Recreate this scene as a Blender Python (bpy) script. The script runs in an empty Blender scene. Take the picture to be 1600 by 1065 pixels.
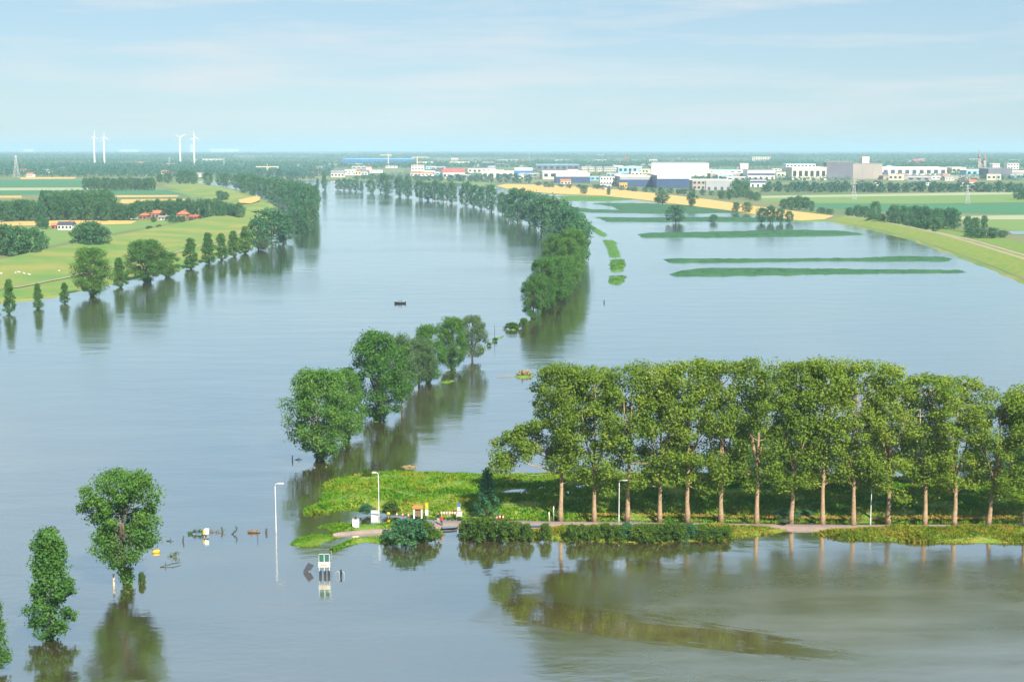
import bpy, bmesh, math, random
import numpy as np
from mathutils import Vector, Matrix, geometry, noise as mnoise

# ------------------------------------------------------------------ camera, sky, sun, exposure
SC = bpy.context.scene
COL = SC.collection
F = 2222.2                      # focal length in photo pixels (50 mm on 36 mm)
CX, CY = 800.0, 532.5
HCAM = 60.0                     # eye height over the flood water
YH = 232.5                      # photo row of the true horizon
PITCH = math.atan((CY - YH) / F)
SP, CP = math.sin(PITCH), math.cos(PITCH)

cam = bpy.data.cameras.new('camera')
cam.lens = 50.0
cam.sensor_width = 36.0
cam.clip_start = 1.0
cam.clip_end = 120000.0
camo = bpy.data.objects.new('camera', cam)
camo.location = (0, 0, HCAM)
camo.rotation_euler = (math.pi / 2 - PITCH, 0, 0)
COL.objects.link(camo)
SC.camera = camo

SUN_EL, SUN_AZ = math.radians(42), math.radians(154)
world = bpy.data.worlds.new('World')
SC.world = world
world.use_nodes = True
wn, wl = world.node_tree.nodes, world.node_tree.links
wn.clear()
wo = wn.new('ShaderNodeOutputWorld')
bg = wn.new('ShaderNodeBackground')
bg.inputs['Strength'].default_value = 0.052
sky = wn.new('ShaderNodeTexSky')
sky.sky_type = 'NISHITA'
sky.sun_disc = False
sky.sun_elevation = SUN_EL
sky.sun_rotation = SUN_AZ
sky.altitude = 60
sky.air_density = 1.0
sky.dust_density = 0.15
sky.ozone_density = 3.5
# thin streaky clouds: noise over the sky direction, flattened so that the streaks lie level
tc = wn.new('ShaderNodeTexCoord')
mp = wn.new('ShaderNodeMapping')
mp.inputs['Scale'].default_value = (2.6, 2.6, 26.0)
mp.inputs['Location'].default_value = (0.35, 0.0, 0.55)
wl.new(tc.outputs['Generated'], mp.inputs['Vector'])
nz = wn.new('ShaderNodeTexNoise')
nz.inputs['Scale'].default_value = 1.9
nz.inputs['Detail'].default_value = 6.0
nz.inputs['Roughness'].default_value = 0.55
wl.new(mp.outputs['Vector'], nz.inputs['Vector'])
cr = wn.new('ShaderNodeValToRGB')
cr.color_ramp.elements[0].position = 0.48
cr.color_ramp.elements[0].color = (0, 0, 0, 1)
cr.color_ramp.elements[1].position = 0.70
cr.color_ramp.elements[1].color = (0.62, 0.62, 0.62, 1)
wl.new(nz.outputs['Fac'], cr.inputs['Fac'])
mx = wn.new('ShaderNodeMix')
mx.data_type = 'RGBA'
wl.new(cr.outputs['Color'], mx.inputs[0])
# a thin even veil of summer haze over the whole sky
vl = wn.new('ShaderNodeMix')
vl.data_type = 'RGBA'
vl.inputs[0].default_value = 0.60
wl.new(sky.outputs['Color'], vl.inputs[6])
vl.inputs[7].default_value = (3.7, 5.4, 6.7, 1)
wl.new(vl.outputs[2], mx.inputs[6])
mx.inputs[7].default_value = (7.3, 7.2, 7.2, 1)
wl.new(mx.outputs[2], bg.inputs['Color'])
wl.new(bg.outputs['Background'], wo.inputs['Surface'])

sl = bpy.data.lights.new('sun', 'SUN')
sl.energy = 4.5
sl.angle = math.radians(0.55)
sl.color = (1.0, 0.92, 0.79)
sun = bpy.data.objects.new('sun', sl)
sdir = Vector((math.sin(SUN_AZ) * math.cos(SUN_EL), math.cos(SUN_AZ) * math.cos(SUN_EL), math.sin(SUN_EL)))
sun.rotation_euler = (-sdir).to_track_quat('-Z', 'Y').to_euler()
sun.location = (60, -120, 200)
COL.objects.link(sun)

SC.view_settings.view_transform = 'Standard'
SC.view_settings.look = 'None'
SC.view_settings.exposure = 1.15
SC.view_settings.gamma = 1.0
SC.view_settings.use_curve_mapping = False
SC.render.engine = 'CYCLES'
cy = SC.cycles
cy.use_denoising = True
cy.max_bounces = 6
cy.diffuse_bounces = 2
cy.glossy_bounces = 2
cy.transmission_bounces = 3
cy.transparent_max_bounces = 8
cy.volume_bounces = 1
cy.caustics_reflective = False
cy.caustics_refractive = False

# ------------------------------------------------------------------ pixel <-> place
def P(px, py, z=0.0):
    """Where the sight line through photo pixel (px, py) meets height z."""
    a, b = (px - CX) / F, (CY - py) / F
    d = Vector((a, CP + b * SP, -SP + b * CP))
    t = (z - HCAM) / d.z
    return Vector((d.x * t, d.y * t, z))

def ztop(p, py):
    """Height of a vertical thing standing at p whose top shows in photo row py."""
    k = (CY - py) / F
    return HCAM + p.y * (k * CP - SP) / (CP + k * SP)

def ppm(p):
    """photo pixels per metre at p"""
    return F / (p.y * CP + HCAM * SP)

# ------------------------------------------------------------------ mesh helpers
def tag(o, label=None, cat=None, group=None, kind=None):
    if label: o['label'] = label
    if cat: o['category'] = cat
    if group: o['group'] = group
    if kind: o['kind'] = kind
    return o

def link(name, data, parent=None, loc=None):
    o = bpy.data.objects.new(name, data)
    COL.objects.link(o)
    if loc is not None: o.location = loc
    if parent: o.parent = parent
    return o

def empty(name, loc=(0, 0, 0), rz=0.0):
    o = bpy.data.objects.new(name, None)
    o.empty_display_size = 0.5
    o.location = loc
    o.rotation_euler = (0, 0, rz)
    COL.objects.link(o)
    return o

def fast_mesh(name, V, Q, mat=None, smooth=False):
    """numpy verts (n,3) and quads or triangles (m,k)"""
    me = bpy.data.meshes.new(name)
    V = np.asarray(V, dtype=np.float32)
    Q = np.asarray(Q, dtype=np.int32)
    k = Q.shape[1]
    me.vertices.add(len(V)); me.vertices.foreach_set('co', V.ravel())
    me.loops.add(Q.size); me.loops.foreach_set('vertex_index', Q.ravel())
    me.polygons.add(len(Q))
    me.polygons.foreach_set('loop_start', np.arange(0, Q.size, k, dtype=np.int32))
    me.polygons.foreach_set('loop_total', np.full(len(Q), k, dtype=np.int32))
    if smooth: me.polygons.foreach_set('use_smooth', np.ones(len(Q), dtype=bool))
    me.update(calc_edges=True)
    if mat: me.materials.append(mat)
    return me

class MB:
    """collects boxes, tubes and faces; build() links them as one mesh object"""
    def __init__(s): s.v, s.f, s.m, s.sm = [], [], [], []
    def face(s, pts, m=0):
        i = len(s.v); s.v += [tuple(p) for p in pts]; s.f.append(tuple(range(i, i + len(pts)))); s.m.append(m); s.sm.append(False)
        return s
    def box(s, c, d, rz=0.0, m=0, rot=None):
        """centre c, full size d"""
        R = rot if rot is not None else Matrix.Rotation(rz, 3, 'Z')
        i = len(s.v)
        for x in (-.5, .5):
            for y in (-.5, .5):
                for z in (-.5, .5):
                    s.v.append(tuple(Vector(c) + R @ Vector((x * d[0], y * d[1], z * d[2]))))
        for q in ((0, 1, 3, 2), (4, 6, 7, 5), (0, 4, 5, 1), (2, 3, 7, 6), (0, 2, 6, 4), (1, 5, 7, 3)):
            s.f.append(tuple(i + k for k in q)); s.m.append(m); s.sm.append(False)
        return s
    def tube(s, pts, rad, n=8, m=0, cap=True):
        pts = [Vector(p) for p in pts]
        if not hasattr(rad, '__len__'): rad = [rad] * len(pts)
        i0 = len(s.v)
        prev = None
        for k, p in enumerate(pts):
            t = (pts[min(k + 1, len(pts) - 1)] - pts[max(k - 1, 0)]).normalized()
            if prev is None:
                a = t.orthogonal().normalized()
            else:
                a = (prev - t * prev.dot(t))
                a = a.normalized() if a.length > 1e-6 else t.orthogonal().normalized()
            prev = a
            b = t.cross(a)
            for j in range(n):
                an = 2 * math.pi * j / n
                s.v.append(tuple(p + (a * math.cos(an) + b * math.sin(an)) * rad[k]))
        for k in range(len(pts) - 1):
            for j in range(n):
                a0, a1 = i0 + k * n + j, i0 + k * n + (j + 1) % n
                s.f.append((a0, a1, a1 + n, a0 + n)); s.m.append(m); s.sm.append(True)
        if cap:
            s.f.append(tuple(i0 + j for j in reversed(range(n)))); s.m.append(m); s.sm.append(False)
            e = i0 + (len(pts) - 1) * n
            s.f.append(tuple(e + j for j in range(n))); s.m.append(m); s.sm.append(False)
        return s
    def lathe(s, prof, c=(0, 0, 0), n=12, m=0):
        return s.tube([(c[0], c[1], c[2] + z) for r, z in prof], [max(r, 1e-4) for r, z in prof], n, m)
    def mesh(s, name, mats):
        me = bpy.data.meshes.new(name)
        me.from_pydata(s.v, [], s.f)
        for q in (mats if isinstance(mats, (list, tuple)) else [mats]): me.materials.append(q)
        me.polygons.foreach_set('material_index', s.m)
        me.polygons.foreach_set('use_smooth', s.sm)
        me.update()
        return me
    def build(s, name, mats, parent=None, loc=None):
        return link(name, s.mesh(name, mats), parent, loc)

# ------------------------------------------------------------------ materials
def nodes(name):
    m = bpy.data.materials.new(name)
    m.use_nodes = True
    nt = m.node_tree
    nt.nodes.clear()
    out = nt.nodes.new('ShaderNodeOutputMaterial')
    return m, nt, out

def noise_node(nt, scale, detail=3.0, rough=0.55, vec=None, coord='Position', stretch=None):
    if vec is None:
        if coord == 'Position':
            vec = nt.nodes.new('ShaderNodeNewGeometry').outputs['Position']
        else:
            vec = nt.nodes.new('ShaderNodeTexCoord').outputs[coord]
    if stretch:
        mp = nt.nodes.new('ShaderNodeMapping')
        mp.inputs['Scale'].default_value = stretch
        nt.links.new(vec, mp.inputs['Vector'])
        vec = mp.outputs['Vector']
    n = nt.nodes.new('ShaderNodeTexNoise')
    n.inputs['Scale'].default_value = scale
    n.inputs['Detail'].default_value = detail
    n.inputs['Roughness'].default_value = rough
    nt.links.new(vec, n.inputs['Vector'])
    return n.outputs['Fac']

def ramp(nt, fac, stops):
    r = nt.nodes.new('ShaderNodeValToRGB')
    el = r.color_ramp.elements
    while len(el) < len(stops): el.new(0.5)
    for e, (p, c) in zip(el, stops):
        e.position = p
        e.color = (c[0], c[1], c[2], 1) if hasattr(c, '__len__') else (c, c, c, 1)
    nt.links.new(fac, r.inputs['Fac'])
    return r.outputs['Color']

def math_node(nt, op, a, b=None, c=None, clamp=False):
    n = nt.nodes.new('ShaderNodeMath')
    n.operation = op
    n.use_clamp = clamp
    for i, v in enumerate((a, b, c)):
        if v is None: continue
        if isinstance(v, (int, float)): n.inputs[i].default_value = v
        else: nt.links.new(v, n.inputs[i])
    return n.outputs[0]

def surf(name, c1, c2=None, scale=0.5, rough=0.8, bump=0.0, bscale=None, metal=0.0, coord='Position', lo=0.35, hi=0.65, detail=4.0, stretch=None):
    m, nt, out = nodes(name)
    p = nt.nodes.new('ShaderNodeBsdfPrincipled')
    p.inputs['Roughness'].default_value = rough
    p.inputs['Metallic'].default_value = metal
    c2 = c2 or tuple(x * 0.82 for x in c1)
    f = noise_node(nt, scale, detail, 0.6, coord=coord, stretch=stretch)
    nt.links.new(ramp(nt, f, [(lo, c1), (hi, c2)]), p.inputs['Base Color'])
    if bump:
        b = nt.nodes.new('ShaderNodeBump')
        b.inputs['Strength'].default_value = bump
        b.inputs['Distance'].default_value = 0.1
        nt.links.new(noise_node(nt, bscale or scale * 4, 4.0, coord=coord), b.inputs['Height'])
        nt.links.new(b.outputs['Normal'], p.inputs['Normal'])
    nt.links.new(p.outputs['BSDF'], out.inputs['Surface'])
    return m

def leaf_mat(name, dark, mid, light, scale=0.45, trans=0.48):
    m, nt, out = nodes(name)
    f = noise_node(nt, scale, 4.0, 0.65, coord='Object')
    oi = nt.nodes.new('ShaderNodeObjectInfo')
    g = math_node(nt, 'MULTIPLY_ADD', oi.outputs['Random'], 0.16, -0.08)
    f2 = math_node(nt, 'ADD', f, g)
    c = ramp(nt, f2, [(0.32, dark), (0.52, mid), (0.72, light)])
    d = nt.nodes.new('ShaderNodeBsdfPrincipled')
    d.inputs['Roughness'].default_value = 0.55
    d.inputs['Specular IOR Level'].default_value = 0.25
    t = nt.nodes.new('ShaderNodeBsdfTranslucent')
    nt.links.new(c, d.inputs['Base Color'])
    nt.links.new(c, t.inputs['Color'])
    mxs = nt.nodes.new('ShaderNodeMixShader')
    mxs.inputs[0].default_value = trans
    nt.links.new(d.outputs['BSDF'], mxs.inputs[1])
    nt.links.new(t.outputs['BSDF'], mxs.inputs[2])
    nt.links.new(mxs.outputs[0], out.inputs['Surface'])
    return m

M = {}
M['leaf_poplar'] = leaf_mat('poplar_leaves', (.125, .215, .020), (.20, .31, .028), (.29, .37, .045))
M['leaf_round'] = leaf_mat('green_leaves', (.066, .185, .034), (.105, .25, .040), (.175, .31, .048))
M['leaf_deep'] = leaf_mat('deep_green_leaves', (.05, .175, .08), (.08, .22, .088), (.135, .27, .09))  # blue mixed into the green stands in for haze on far trees
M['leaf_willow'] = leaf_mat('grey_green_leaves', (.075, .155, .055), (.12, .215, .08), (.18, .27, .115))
M['leaf_far'] = leaf_mat('distant_leaves', (.036, .15, .10), (.056, .185, .11), (.10, .23, .11), scale=.2)  # bluer leaf colour, distance haze partly put into it
M['leaf_bush'] = leaf_mat('shrub_leaves', (.055, .13, .018), (.095, .185, .022), (.16, .25, .03), scale=.8)
M['bark'] = surf('sunlit_poplar_bark', (.42, .29, .17), (.25, .17, .10), 2.2, .9, .5, 6, coord='Object')
M['bark_dark'] = surf('grey_bark', (.16, .12, .085), (.09, .07, .05), 2.0, .9, .4, 6, coord='Object')

# flood water: silty brown body under a rippled mirror surface; a calm slick lies off the road
def water_mat():
    m, nt, out = nodes('flood_water')
    pos = nt.nodes.new('ShaderNodeNewGeometry').outputs['Position']
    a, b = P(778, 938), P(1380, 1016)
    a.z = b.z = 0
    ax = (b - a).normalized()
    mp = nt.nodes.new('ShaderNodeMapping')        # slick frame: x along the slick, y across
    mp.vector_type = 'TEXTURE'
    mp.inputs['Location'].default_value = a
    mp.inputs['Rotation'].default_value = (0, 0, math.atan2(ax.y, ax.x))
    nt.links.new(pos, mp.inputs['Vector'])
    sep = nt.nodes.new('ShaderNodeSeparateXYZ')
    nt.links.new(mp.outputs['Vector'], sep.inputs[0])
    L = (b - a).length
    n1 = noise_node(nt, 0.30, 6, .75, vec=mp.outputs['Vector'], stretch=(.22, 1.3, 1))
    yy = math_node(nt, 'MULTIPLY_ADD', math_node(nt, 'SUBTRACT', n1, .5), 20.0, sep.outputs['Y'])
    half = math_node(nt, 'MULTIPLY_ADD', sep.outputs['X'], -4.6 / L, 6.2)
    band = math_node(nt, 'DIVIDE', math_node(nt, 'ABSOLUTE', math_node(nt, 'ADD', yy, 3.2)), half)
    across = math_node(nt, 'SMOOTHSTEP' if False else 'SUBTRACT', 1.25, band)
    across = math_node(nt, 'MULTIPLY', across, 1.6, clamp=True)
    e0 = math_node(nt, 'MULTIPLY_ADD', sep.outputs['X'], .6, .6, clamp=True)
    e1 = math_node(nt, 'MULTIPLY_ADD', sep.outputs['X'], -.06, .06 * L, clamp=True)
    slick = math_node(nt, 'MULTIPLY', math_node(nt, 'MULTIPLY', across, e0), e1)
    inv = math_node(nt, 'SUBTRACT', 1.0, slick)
    # large patches of wind
    wind = noise_node(nt, 0.011, 4, .6, vec=pos, stretch=(.5, 1.0, 1))
    windc = ramp(nt, wind, [(.36, .0), (.64, 1.0)])
    rough = math_node(nt, 'MULTIPLY_ADD', windc, .08, .05)
    # a gust ruffles the bay in front of the poplars; the strip under the verge stays sheltered
    gp = noise_node(nt, 0.06, 4, .6, vec=pos)
    sx = nt.nodes.new('ShaderNodeSeparateXYZ'); nt.links.new(pos, sx.inputs[0])
    g_c = P(1250, 985)
    gx = math_node(nt, 'DIVIDE', math_node(nt, 'SUBTRACT', sx.outputs['X'], g_c.x + 16), 52.0)
    gy = math_node(nt, 'DIVIDE', math_node(nt, 'SUBTRACT', sx.outputs['Y'], g_c.y), 37.0)
    gr2 = math_node(nt, 'ADD', math_node(nt, 'MULTIPLY', gx, gx), math_node(nt, 'MULTIPLY', gy, gy))
    gust = math_node(nt, 'MULTIPLY', math_node(nt, 'SUBTRACT', math_node(nt, 'MULTIPLY_ADD', gp, 1.5, .4), gr2), 1.1, clamp=True)
    streak = noise_node(nt, 0.16, 4, .65, vec=pos, stretch=(.22, 1.0, 1))
    gust = math_node(nt, 'MULTIPLY', gust, ramp(nt, streak, [(.30, .6), (.66, 1.0)]))
    rough = math_node(nt, 'MULTIPLY_ADD', gust, .30, rough)
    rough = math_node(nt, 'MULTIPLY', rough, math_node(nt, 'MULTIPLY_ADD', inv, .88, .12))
    # ripples
    h1 = noise_node(nt, 0.75, 3, .6, vec=pos, stretch=(.55, 1.0, 1))
    h2 = noise_node(nt, 0.11, 2.5, .5, vec=pos, stretch=(.45, 1.0, 1))
    b1 = nt.nodes.new('ShaderNodeBump')
    b1.inputs['Distance'].default_value = 0.15
    nt.links.new(h1, b1.inputs['Height'])
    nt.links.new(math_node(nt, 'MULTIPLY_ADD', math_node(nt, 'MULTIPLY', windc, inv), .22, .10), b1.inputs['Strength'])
    b2 = nt.nodes.new('ShaderNodeBump')
    b2.inputs['Distance'].default_value = 0.6
    nt.links.new(h2, b2.inputs['Height'])
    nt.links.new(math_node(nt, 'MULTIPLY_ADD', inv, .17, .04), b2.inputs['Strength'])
    nt.links.new(b1.outputs['Normal'], b2.inputs['Normal'])
    body = nt.nodes.new('ShaderNodeBsdfDiffuse')
    silt = noise_node(nt, 0.045, 5, .62, vec=pos, stretch=(.28, 1.0, 1))
    nt.links.new(ramp(nt, silt, [(.34, (.064, .053, .017)), (.52, (.082, .068, .021)), (.70, (.12, .105, .045))]), body.inputs['Color'])
    gl = nt.nodes.new('ShaderNodeBsdfGlossy')
    gl.distribution = 'MULTI_GGX'
    gl.inputs['Color'].default_value = (.94, .97, .96, 1)
    nt.links.new(rough, gl.inputs['Roughness'])
    nt.links.new(b2.outputs['Normal'], gl.inputs['Normal'])
    lw = nt.nodes.new('ShaderNodeLayerWeight')
    lw.inputs['Blend'].default_value = .5
    nt.links.new(b2.outputs['Normal'], lw.inputs['Normal'])
    f5 = math_node(nt, 'POWER', lw.outputs['Facing'], 5.0)
    fac = math_node(nt, 'MULTIPLY_ADD', f5, .35, .65, clamp=True)
    fac = math_node(nt, 'MULTIPLY', fac, math_node(nt, 'MULTIPLY_ADD', slick, -.24, 1.0))     # less mirror here: brown body colour stands in for the trees' reflection
    ms = nt.nodes.new('ShaderNodeMixShader')
    nt.links.new(fac, ms.inputs[0])
    nt.links.new(body.outputs[0], ms.inputs[1])
    nt.links.new(gl.outputs[0], ms.inputs[2])
    nt.links.new(ms.outputs[0], out.inputs['Surface'])
    return m
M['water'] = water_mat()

M['soil'] = surf('far_farmland', (.085, .135, .04), (.15, .16, .06), .0035, .95, lo=.42, hi=.6)
M['grass'] = surf('lush_grass', (.085, .18, .014), (.14, .205, .022), .22, .95, .6, 1.6)
M['grass_wild'] = surf('rough_bank_grass', (.085, .21, .016), (.23, .22, .03), .35, .95, .7, 2.0)
M['bank'] = surf('dry_bank_grass', (.095, .195, .028), (.215, .225, .04), .022, .95, .4, .4, lo=.38, hi=.62)
M['field'] = surf('green_meadow', (.10, .20, .035), (.14, .215, .045), .045, .95, stretch=(.12, 1, 1), lo=.3, hi=.7)
M['field_teal'] = surf('beet_field', (.025, .155, .06), (.035, .135, .05), .045, .95, stretch=(.12, 1, 1), lo=.3, hi=.7)
M['field_pale'] = surf('pale_stubble', (.30, .33, .19), (.25, .30, .16), .045, .95, stretch=(.12, 1, 1), lo=.3, hi=.7)
M['wheat'] = surf('ripe_wheat', (.55, .36, .105), (.46, .30, .085), .045, .95, stretch=(.12, 1, 1), lo=.3, hi=.7)
M['crop'] = surf('flooded_maize', (.010, .085, .024), (.028, .11, .030), .12, .9, .8, .8)
M['crop_light'] = surf('flooded_grass', (.045, .16, .010), (.075, .18, .018), .12, .9, .8, .8)
M['road'] = surf('reddish_road', (.27, .20, .17), (.20, .155, .135), .6, .85)
M['path'] = surf('pale_path', (.33, .27, .19), (.26, .22, .15), .2, .9)
M['white'] = surf('white_cladding', (.78, .76, .70), (.72, .70, .65), .02, .6)
M['cream'] = surf('cream_cladding', (.66, .60, .46), (.58, .53, .42), .03, .7)
M['grey'] = surf('grey_cladding', (.34, .35, .37), (.28, .29, .31), .03, .6)
M['slate'] = surf('slate_cladding', (.15, .155, .19), (.12, .125, .155), .03, .6)
M['taupe'] = surf('taupe_cladding', (.36, .31, .27), (.31, .27, .24), .03, .7)
M['blue'] = surf('blue_cladding', (.02, .16, .48), (.02, .13, .40), .03, .5)
M['navy'] = surf('navy_wall', (.03, .07, .17), (.025, .055, .13), .03, .5)
M['ltblue'] = surf('light_blue_cladding', (.28, .52, .66), (.24, .46, .60), .03, .5)
M['red_roof'] = surf('red_roof_tiles', (.50, .10, .075), (.40, .085, .06), .1, .8)
M['tile'] = surf('orange_roof_tiles', (.45, .17, .085), (.36, .13, .07), .2, .8)
M['brick'] = surf('brick_wall', (.34, .17, .11), (.27, .13, .09), .3, .85)
M['roof_grey'] = surf('grey_roof', (.24, .25, .27), (.18, .19, .21), .03, .8)
M['roof_dark'] = surf('dark_slate_roof', (.06, .065, .09), (.045, .05, .07), .2, .7)
M['glass'] = surf('window_glass', (.03, .045, .06), (.025, .035, .05), .3, .15)
M['metal'] = surf('galvanised_steel', (.55, .56, .55), (.48, .49, .49), 1.2, .45, metal=.3)
M['paint_white'] = surf('white_paint', (.80, .80, .78), (.74, .74, .72), .5, .5)
M['lamp_grey'] = surf('pale_lamp_paint', (.60, .61, .58), (.52, .53, .51), .8, .55)
M['board_grey'] = surf('weathered_board', (.50, .53, .48), (.40, .44, .40), 1.5, .6)
M['paint_yellow'] = surf('yellow_paint', (.72, .42, .02), (.65, .37, .02), 2, .5)
M['paint_orange'] = surf('orange_paint', (.75, .22, .05), (.66, .19, .05), 2, .55)
M['paint_red'] = surf('red_paint', (.62, .06, .05), (.52, .05, .045), 2, .55)
M['paint_green'] = surf('dark_green_paint', (.01, .10, .06), (.008, .08, .05), 2, .5)
M['paint_blue'] = surf('blue_paint', (.05, .16, .45), (.04, .14, .40), 2, .5)
M['dark'] = surf('dark_rubber', (.018, .018, .022), (.012, .012, .016), 2, .5)
M['hull'] = surf('black_hull', (.008, .008, .011), (.006, .006, .009), 2, .85)
M['wood'] = surf('weathered_wood', (.22, .14, .08), (.14, .09, .055), 3, .9, .4, 8)
M['wood_pale'] = surf('pale_post', (.62, .52, .36), (.52, .43, .30), 3, .85)
M['wet'] = surf('wet_driftwood', (.045, .05, .045), (.03, .033, .03), 3, .5)
M['straw'] = surf('dry_reeds', (.36, .27, .14), (.27, .21, .10), 2, .95)
M['skin'] = surf('skin', (.50, .30, .21), (.46, .27, .19), 6, .6, coord='Object')
M['wool'] = surf('wool', (.70, .66, .56), (.60, .56, .48), 4, .95, coord='Object')

# ------------------------------------------------------------------ ground, water, fields
rng = np.random.default_rng(11)
random.seed(7)

def densify(pts, step, amp, closed=True, seed=0.0):
    """split polyline edges to about `step` metres and wobble the new points sideways by `amp`"""
    out = []
    n = len(pts)
    for i in range(n if closed else n - 1):
        a, b = pts[i], pts[(i + 1) % n]
        L = (b - a).length
        k = max(1, int(L / step))
        nor = Vector((-(b - a).y, (b - a).x, 0)) / max(L, 1e-6)
        for j in range(k):
            p = a.lerp(b, j / k)
            w = mnoise.noise(Vector((p.x / (step * 2.2), p.y / (step * 2.2), seed))) + .5 * mnoise.noise(Vector((p.x / step, p.y / step, seed + 9)))
            out.append(p + nor * w * amp * (0.0 if j == 0 and k == 1 else 1.0))
    if not closed: out.append(pts[-1])
    return out

def inside(X, Y, poly):
    """vectorised even-odd test"""
    c = np.zeros(X.shape, bool)
    n = len(poly)
    for i in range(n):
        x0, y0 = poly[i][0], poly[i][1]
        x1, y1 = poly[i - 1][0], poly[i - 1][1]
        with np.errstate(divide='ignore', invalid='ignore'):
            t = ((y0 > Y) != (y1 > Y)) & (X < (x1 - x0) * (Y - y0) / (y1 - y0 + 1e-12) + x0)
        c ^= t
    return c

def edge_dist(X, Y, poly):
    d = np.full(X.shape, 1e9)
    n = len(poly)
    for i in range(n):
        ax, ay = poly[i - 1][0], poly[i - 1][1]
        bx, by = poly[i][0], poly[i][1]
        vx, vy = bx - ax, by - ay
        t = np.clip(((X - ax) * vx + (Y - ay) * vy) / (vx * vx + vy * vy + 1e-9), 0, 1)
        d = np.minimum(d, np.hypot(X - ax - t * vx, Y - ay - t * vy))
    return d

def sample_in(poly, n):
    xs, ys = [p[0] for p in poly], [p[1] for p in poly]
    X = rng.uniform(min(xs), max(xs), n * 4)
    Y = rng.uniform(min(ys), max(ys), n * 4)
    k = inside(X, Y, poly)
    return X[k][:n], Y[k][:n]

def hill(X, Y, poly, zmax, slope, rim, bump, bs):
    d = edge_dist(X, Y, poly)
    z = rim + np.minimum(d * slope, zmax - rim)
    nb = np.array([mnoise.noise(Vector((x / bs, y / bs, .3))) + .5 * mnoise.noise(Vector((x * 2.3 / bs, y * 2.3 / bs, 4.3))) for x, y in zip(X, Y)])
    return z + nb * bump * np.clip(d * slope / max(zmax, .1), 0, 1)

def land(name, px, mat, zmax, slope=.25, step=2.0, amp=.6, n=400, rim=-.25, bump=.1, bs=6.0, world_pts=None, skirt=False):
    """a low piece of land that rises out of the water inside an outline"""
    poly = densify(world_pts or [P(a, b) for a, b in px], step, amp)
    X, Y = sample_in(poly, n)
    k = edge_dist(X, Y, poly) > step * .3
    X, Y = X[k], Y[k]
    vs = [Vector((p.x, p.y)) for p in poly] + [Vector((x, y)) for x, y in zip(X, Y)]
    m = len(poly)
    ed = [(i, (i + 1) % m) for i in range(m)]
    r = geometry.delaunay_2d_cdt(vs, ed, [], 1, 1e-4)
    V = np.array([(v.x, v.y) for v in r[0]])
    z = hill(V[:, 0], V[:, 1], poly, zmax, slope, rim, bump, bs)
    Q = np.array([f[:3] for f in r[2]])
    me = fast_mesh(name, np.c_[V, z], Q, mat, smooth=True)
    o = tag(link(name, me), kind='structure')
    return o, poly

def sheet(name, px, mat, z, step=30.0, amp=2.0, world_pts=None, kind='structure'):
    """a flat patch lying on the land"""
    poly = densify(world_pts or [P(a, b, z) for a, b in px], step, amp)
    tri = geometry.tessellate_polygon([[Vector((p.x, p.y, 0)) for p in poly]])
    V = [(p.x, p.y, z) for p in poly]
    me = fast_mesh(name, V, [t for t in tri], mat)
    # face up
    me.update()
    if me.polygons and sum(p.normal.z for p in me.polygons) < 0: me.flip_normals()
    return tag(link(name, me), kind=kind)

def resample(pts, n):
    d = [0.0]
    for a, b in zip(pts, pts[1:]): d.append(d[-1] + (b - a).length)
    out = []
    for i in range(n):
        s = d[-1] * i / (n - 1)
        j = max(k for k in range(len(d)) if d[k] <= s + 1e-9)
        j = min(j, len(pts) - 2)
        t = (s - d[j]) / max(d[j + 1] - d[j], 1e-9)
        out.append(pts[j].lerp(pts[j + 1], min(t, 1)))
    return out

def loft(name, lines, mat, n=60, wob=0.0, kind='structure'):
    L = [resample(l, n) for l in lines]
    V = []
    for r, l in enumerate(L):
        for p in l:
            w = mnoise.noise(Vector((p.x / 14, p.y / 14, r))) * wob
            V.append((p.x + w, p.y + w, p.z + w * .12))
    Q = [(r * n + i, r * n + i + 1, (r + 1) * n + i + 1, (r + 1) * n + i) for r in range(len(L) - 1) for i in range(n - 1)]
    me = fast_mesh(name, V, Q, mat, smooth=True)
    if sum(p.normal.z for p in me.polygons) < 0: me.flip_normals()
    return tag(link(name, me), kind=kind)

# water sheet
W = [(-2600, -400, 0), (2600, -400, 0), (2600, 3300, 0), (-2600, 3300, 0)]
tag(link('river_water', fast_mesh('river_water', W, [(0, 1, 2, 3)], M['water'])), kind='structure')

# the land beyond the flood, one sheet to the horizon, its near edge along the waterline
SH_L = [(-420, 560), (-160, 500), (0, 471), (45, 468), (85, 463), (112, 455), (135, 451), (170, 443), (205, 435), (240, 428), (265, 424),
        (292, 415), (322, 407), (352, 397), (382, 388), (415, 374), (432, 356), (434, 338), (430, 325), (412, 312), (388, 303),
        (362, 296), (332, 290), (306, 286)]
SH_T = [(310, 282.6), (440, 281.5), (512, 281.5), (600, 282), (700, 285.5), (776, 291), (800, 298), (868, 304), (940, 307), (1000, 313),
        (1065, 321), (1130, 329), (1195, 338), (1250, 346)]
SH_R = [(1290, 345), (1330, 352), (1380, 363), (1430, 376), (1500, 401), (1560, 423), (1600, 441), (1700, 485), (1900, 590)]
shore = [P(a, b) for a, b in SH_L + SH_T + SH_R]
shore = densify(shore, 9.0, 2.2, closed=False, seed=3)
far = [Vector((26000, 300, 0)), Vector((44000, 62000, 0)), Vector((-44000, 62000, 0)), Vector((-26000, 300, 0))]
first, last = shore[0], shore[-1]
ring = [Vector((-26000, first.y, 0))] + shore + [Vector((26000, last.y, 0)), far[1], far[2]]
GZ = 0.6
inner = []
for k in range(46):                              # points spread so that no facet grows huge next to small ones
    r_ = 520 * 1.11 ** k
    for q in range(36):
        a_ = math.pi * (q + .5 * (k % 2) + .25) / 36
        inner.append(Vector((r_ * math.cos(a_) * 1.2, r_ * math.sin(a_))))
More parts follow.
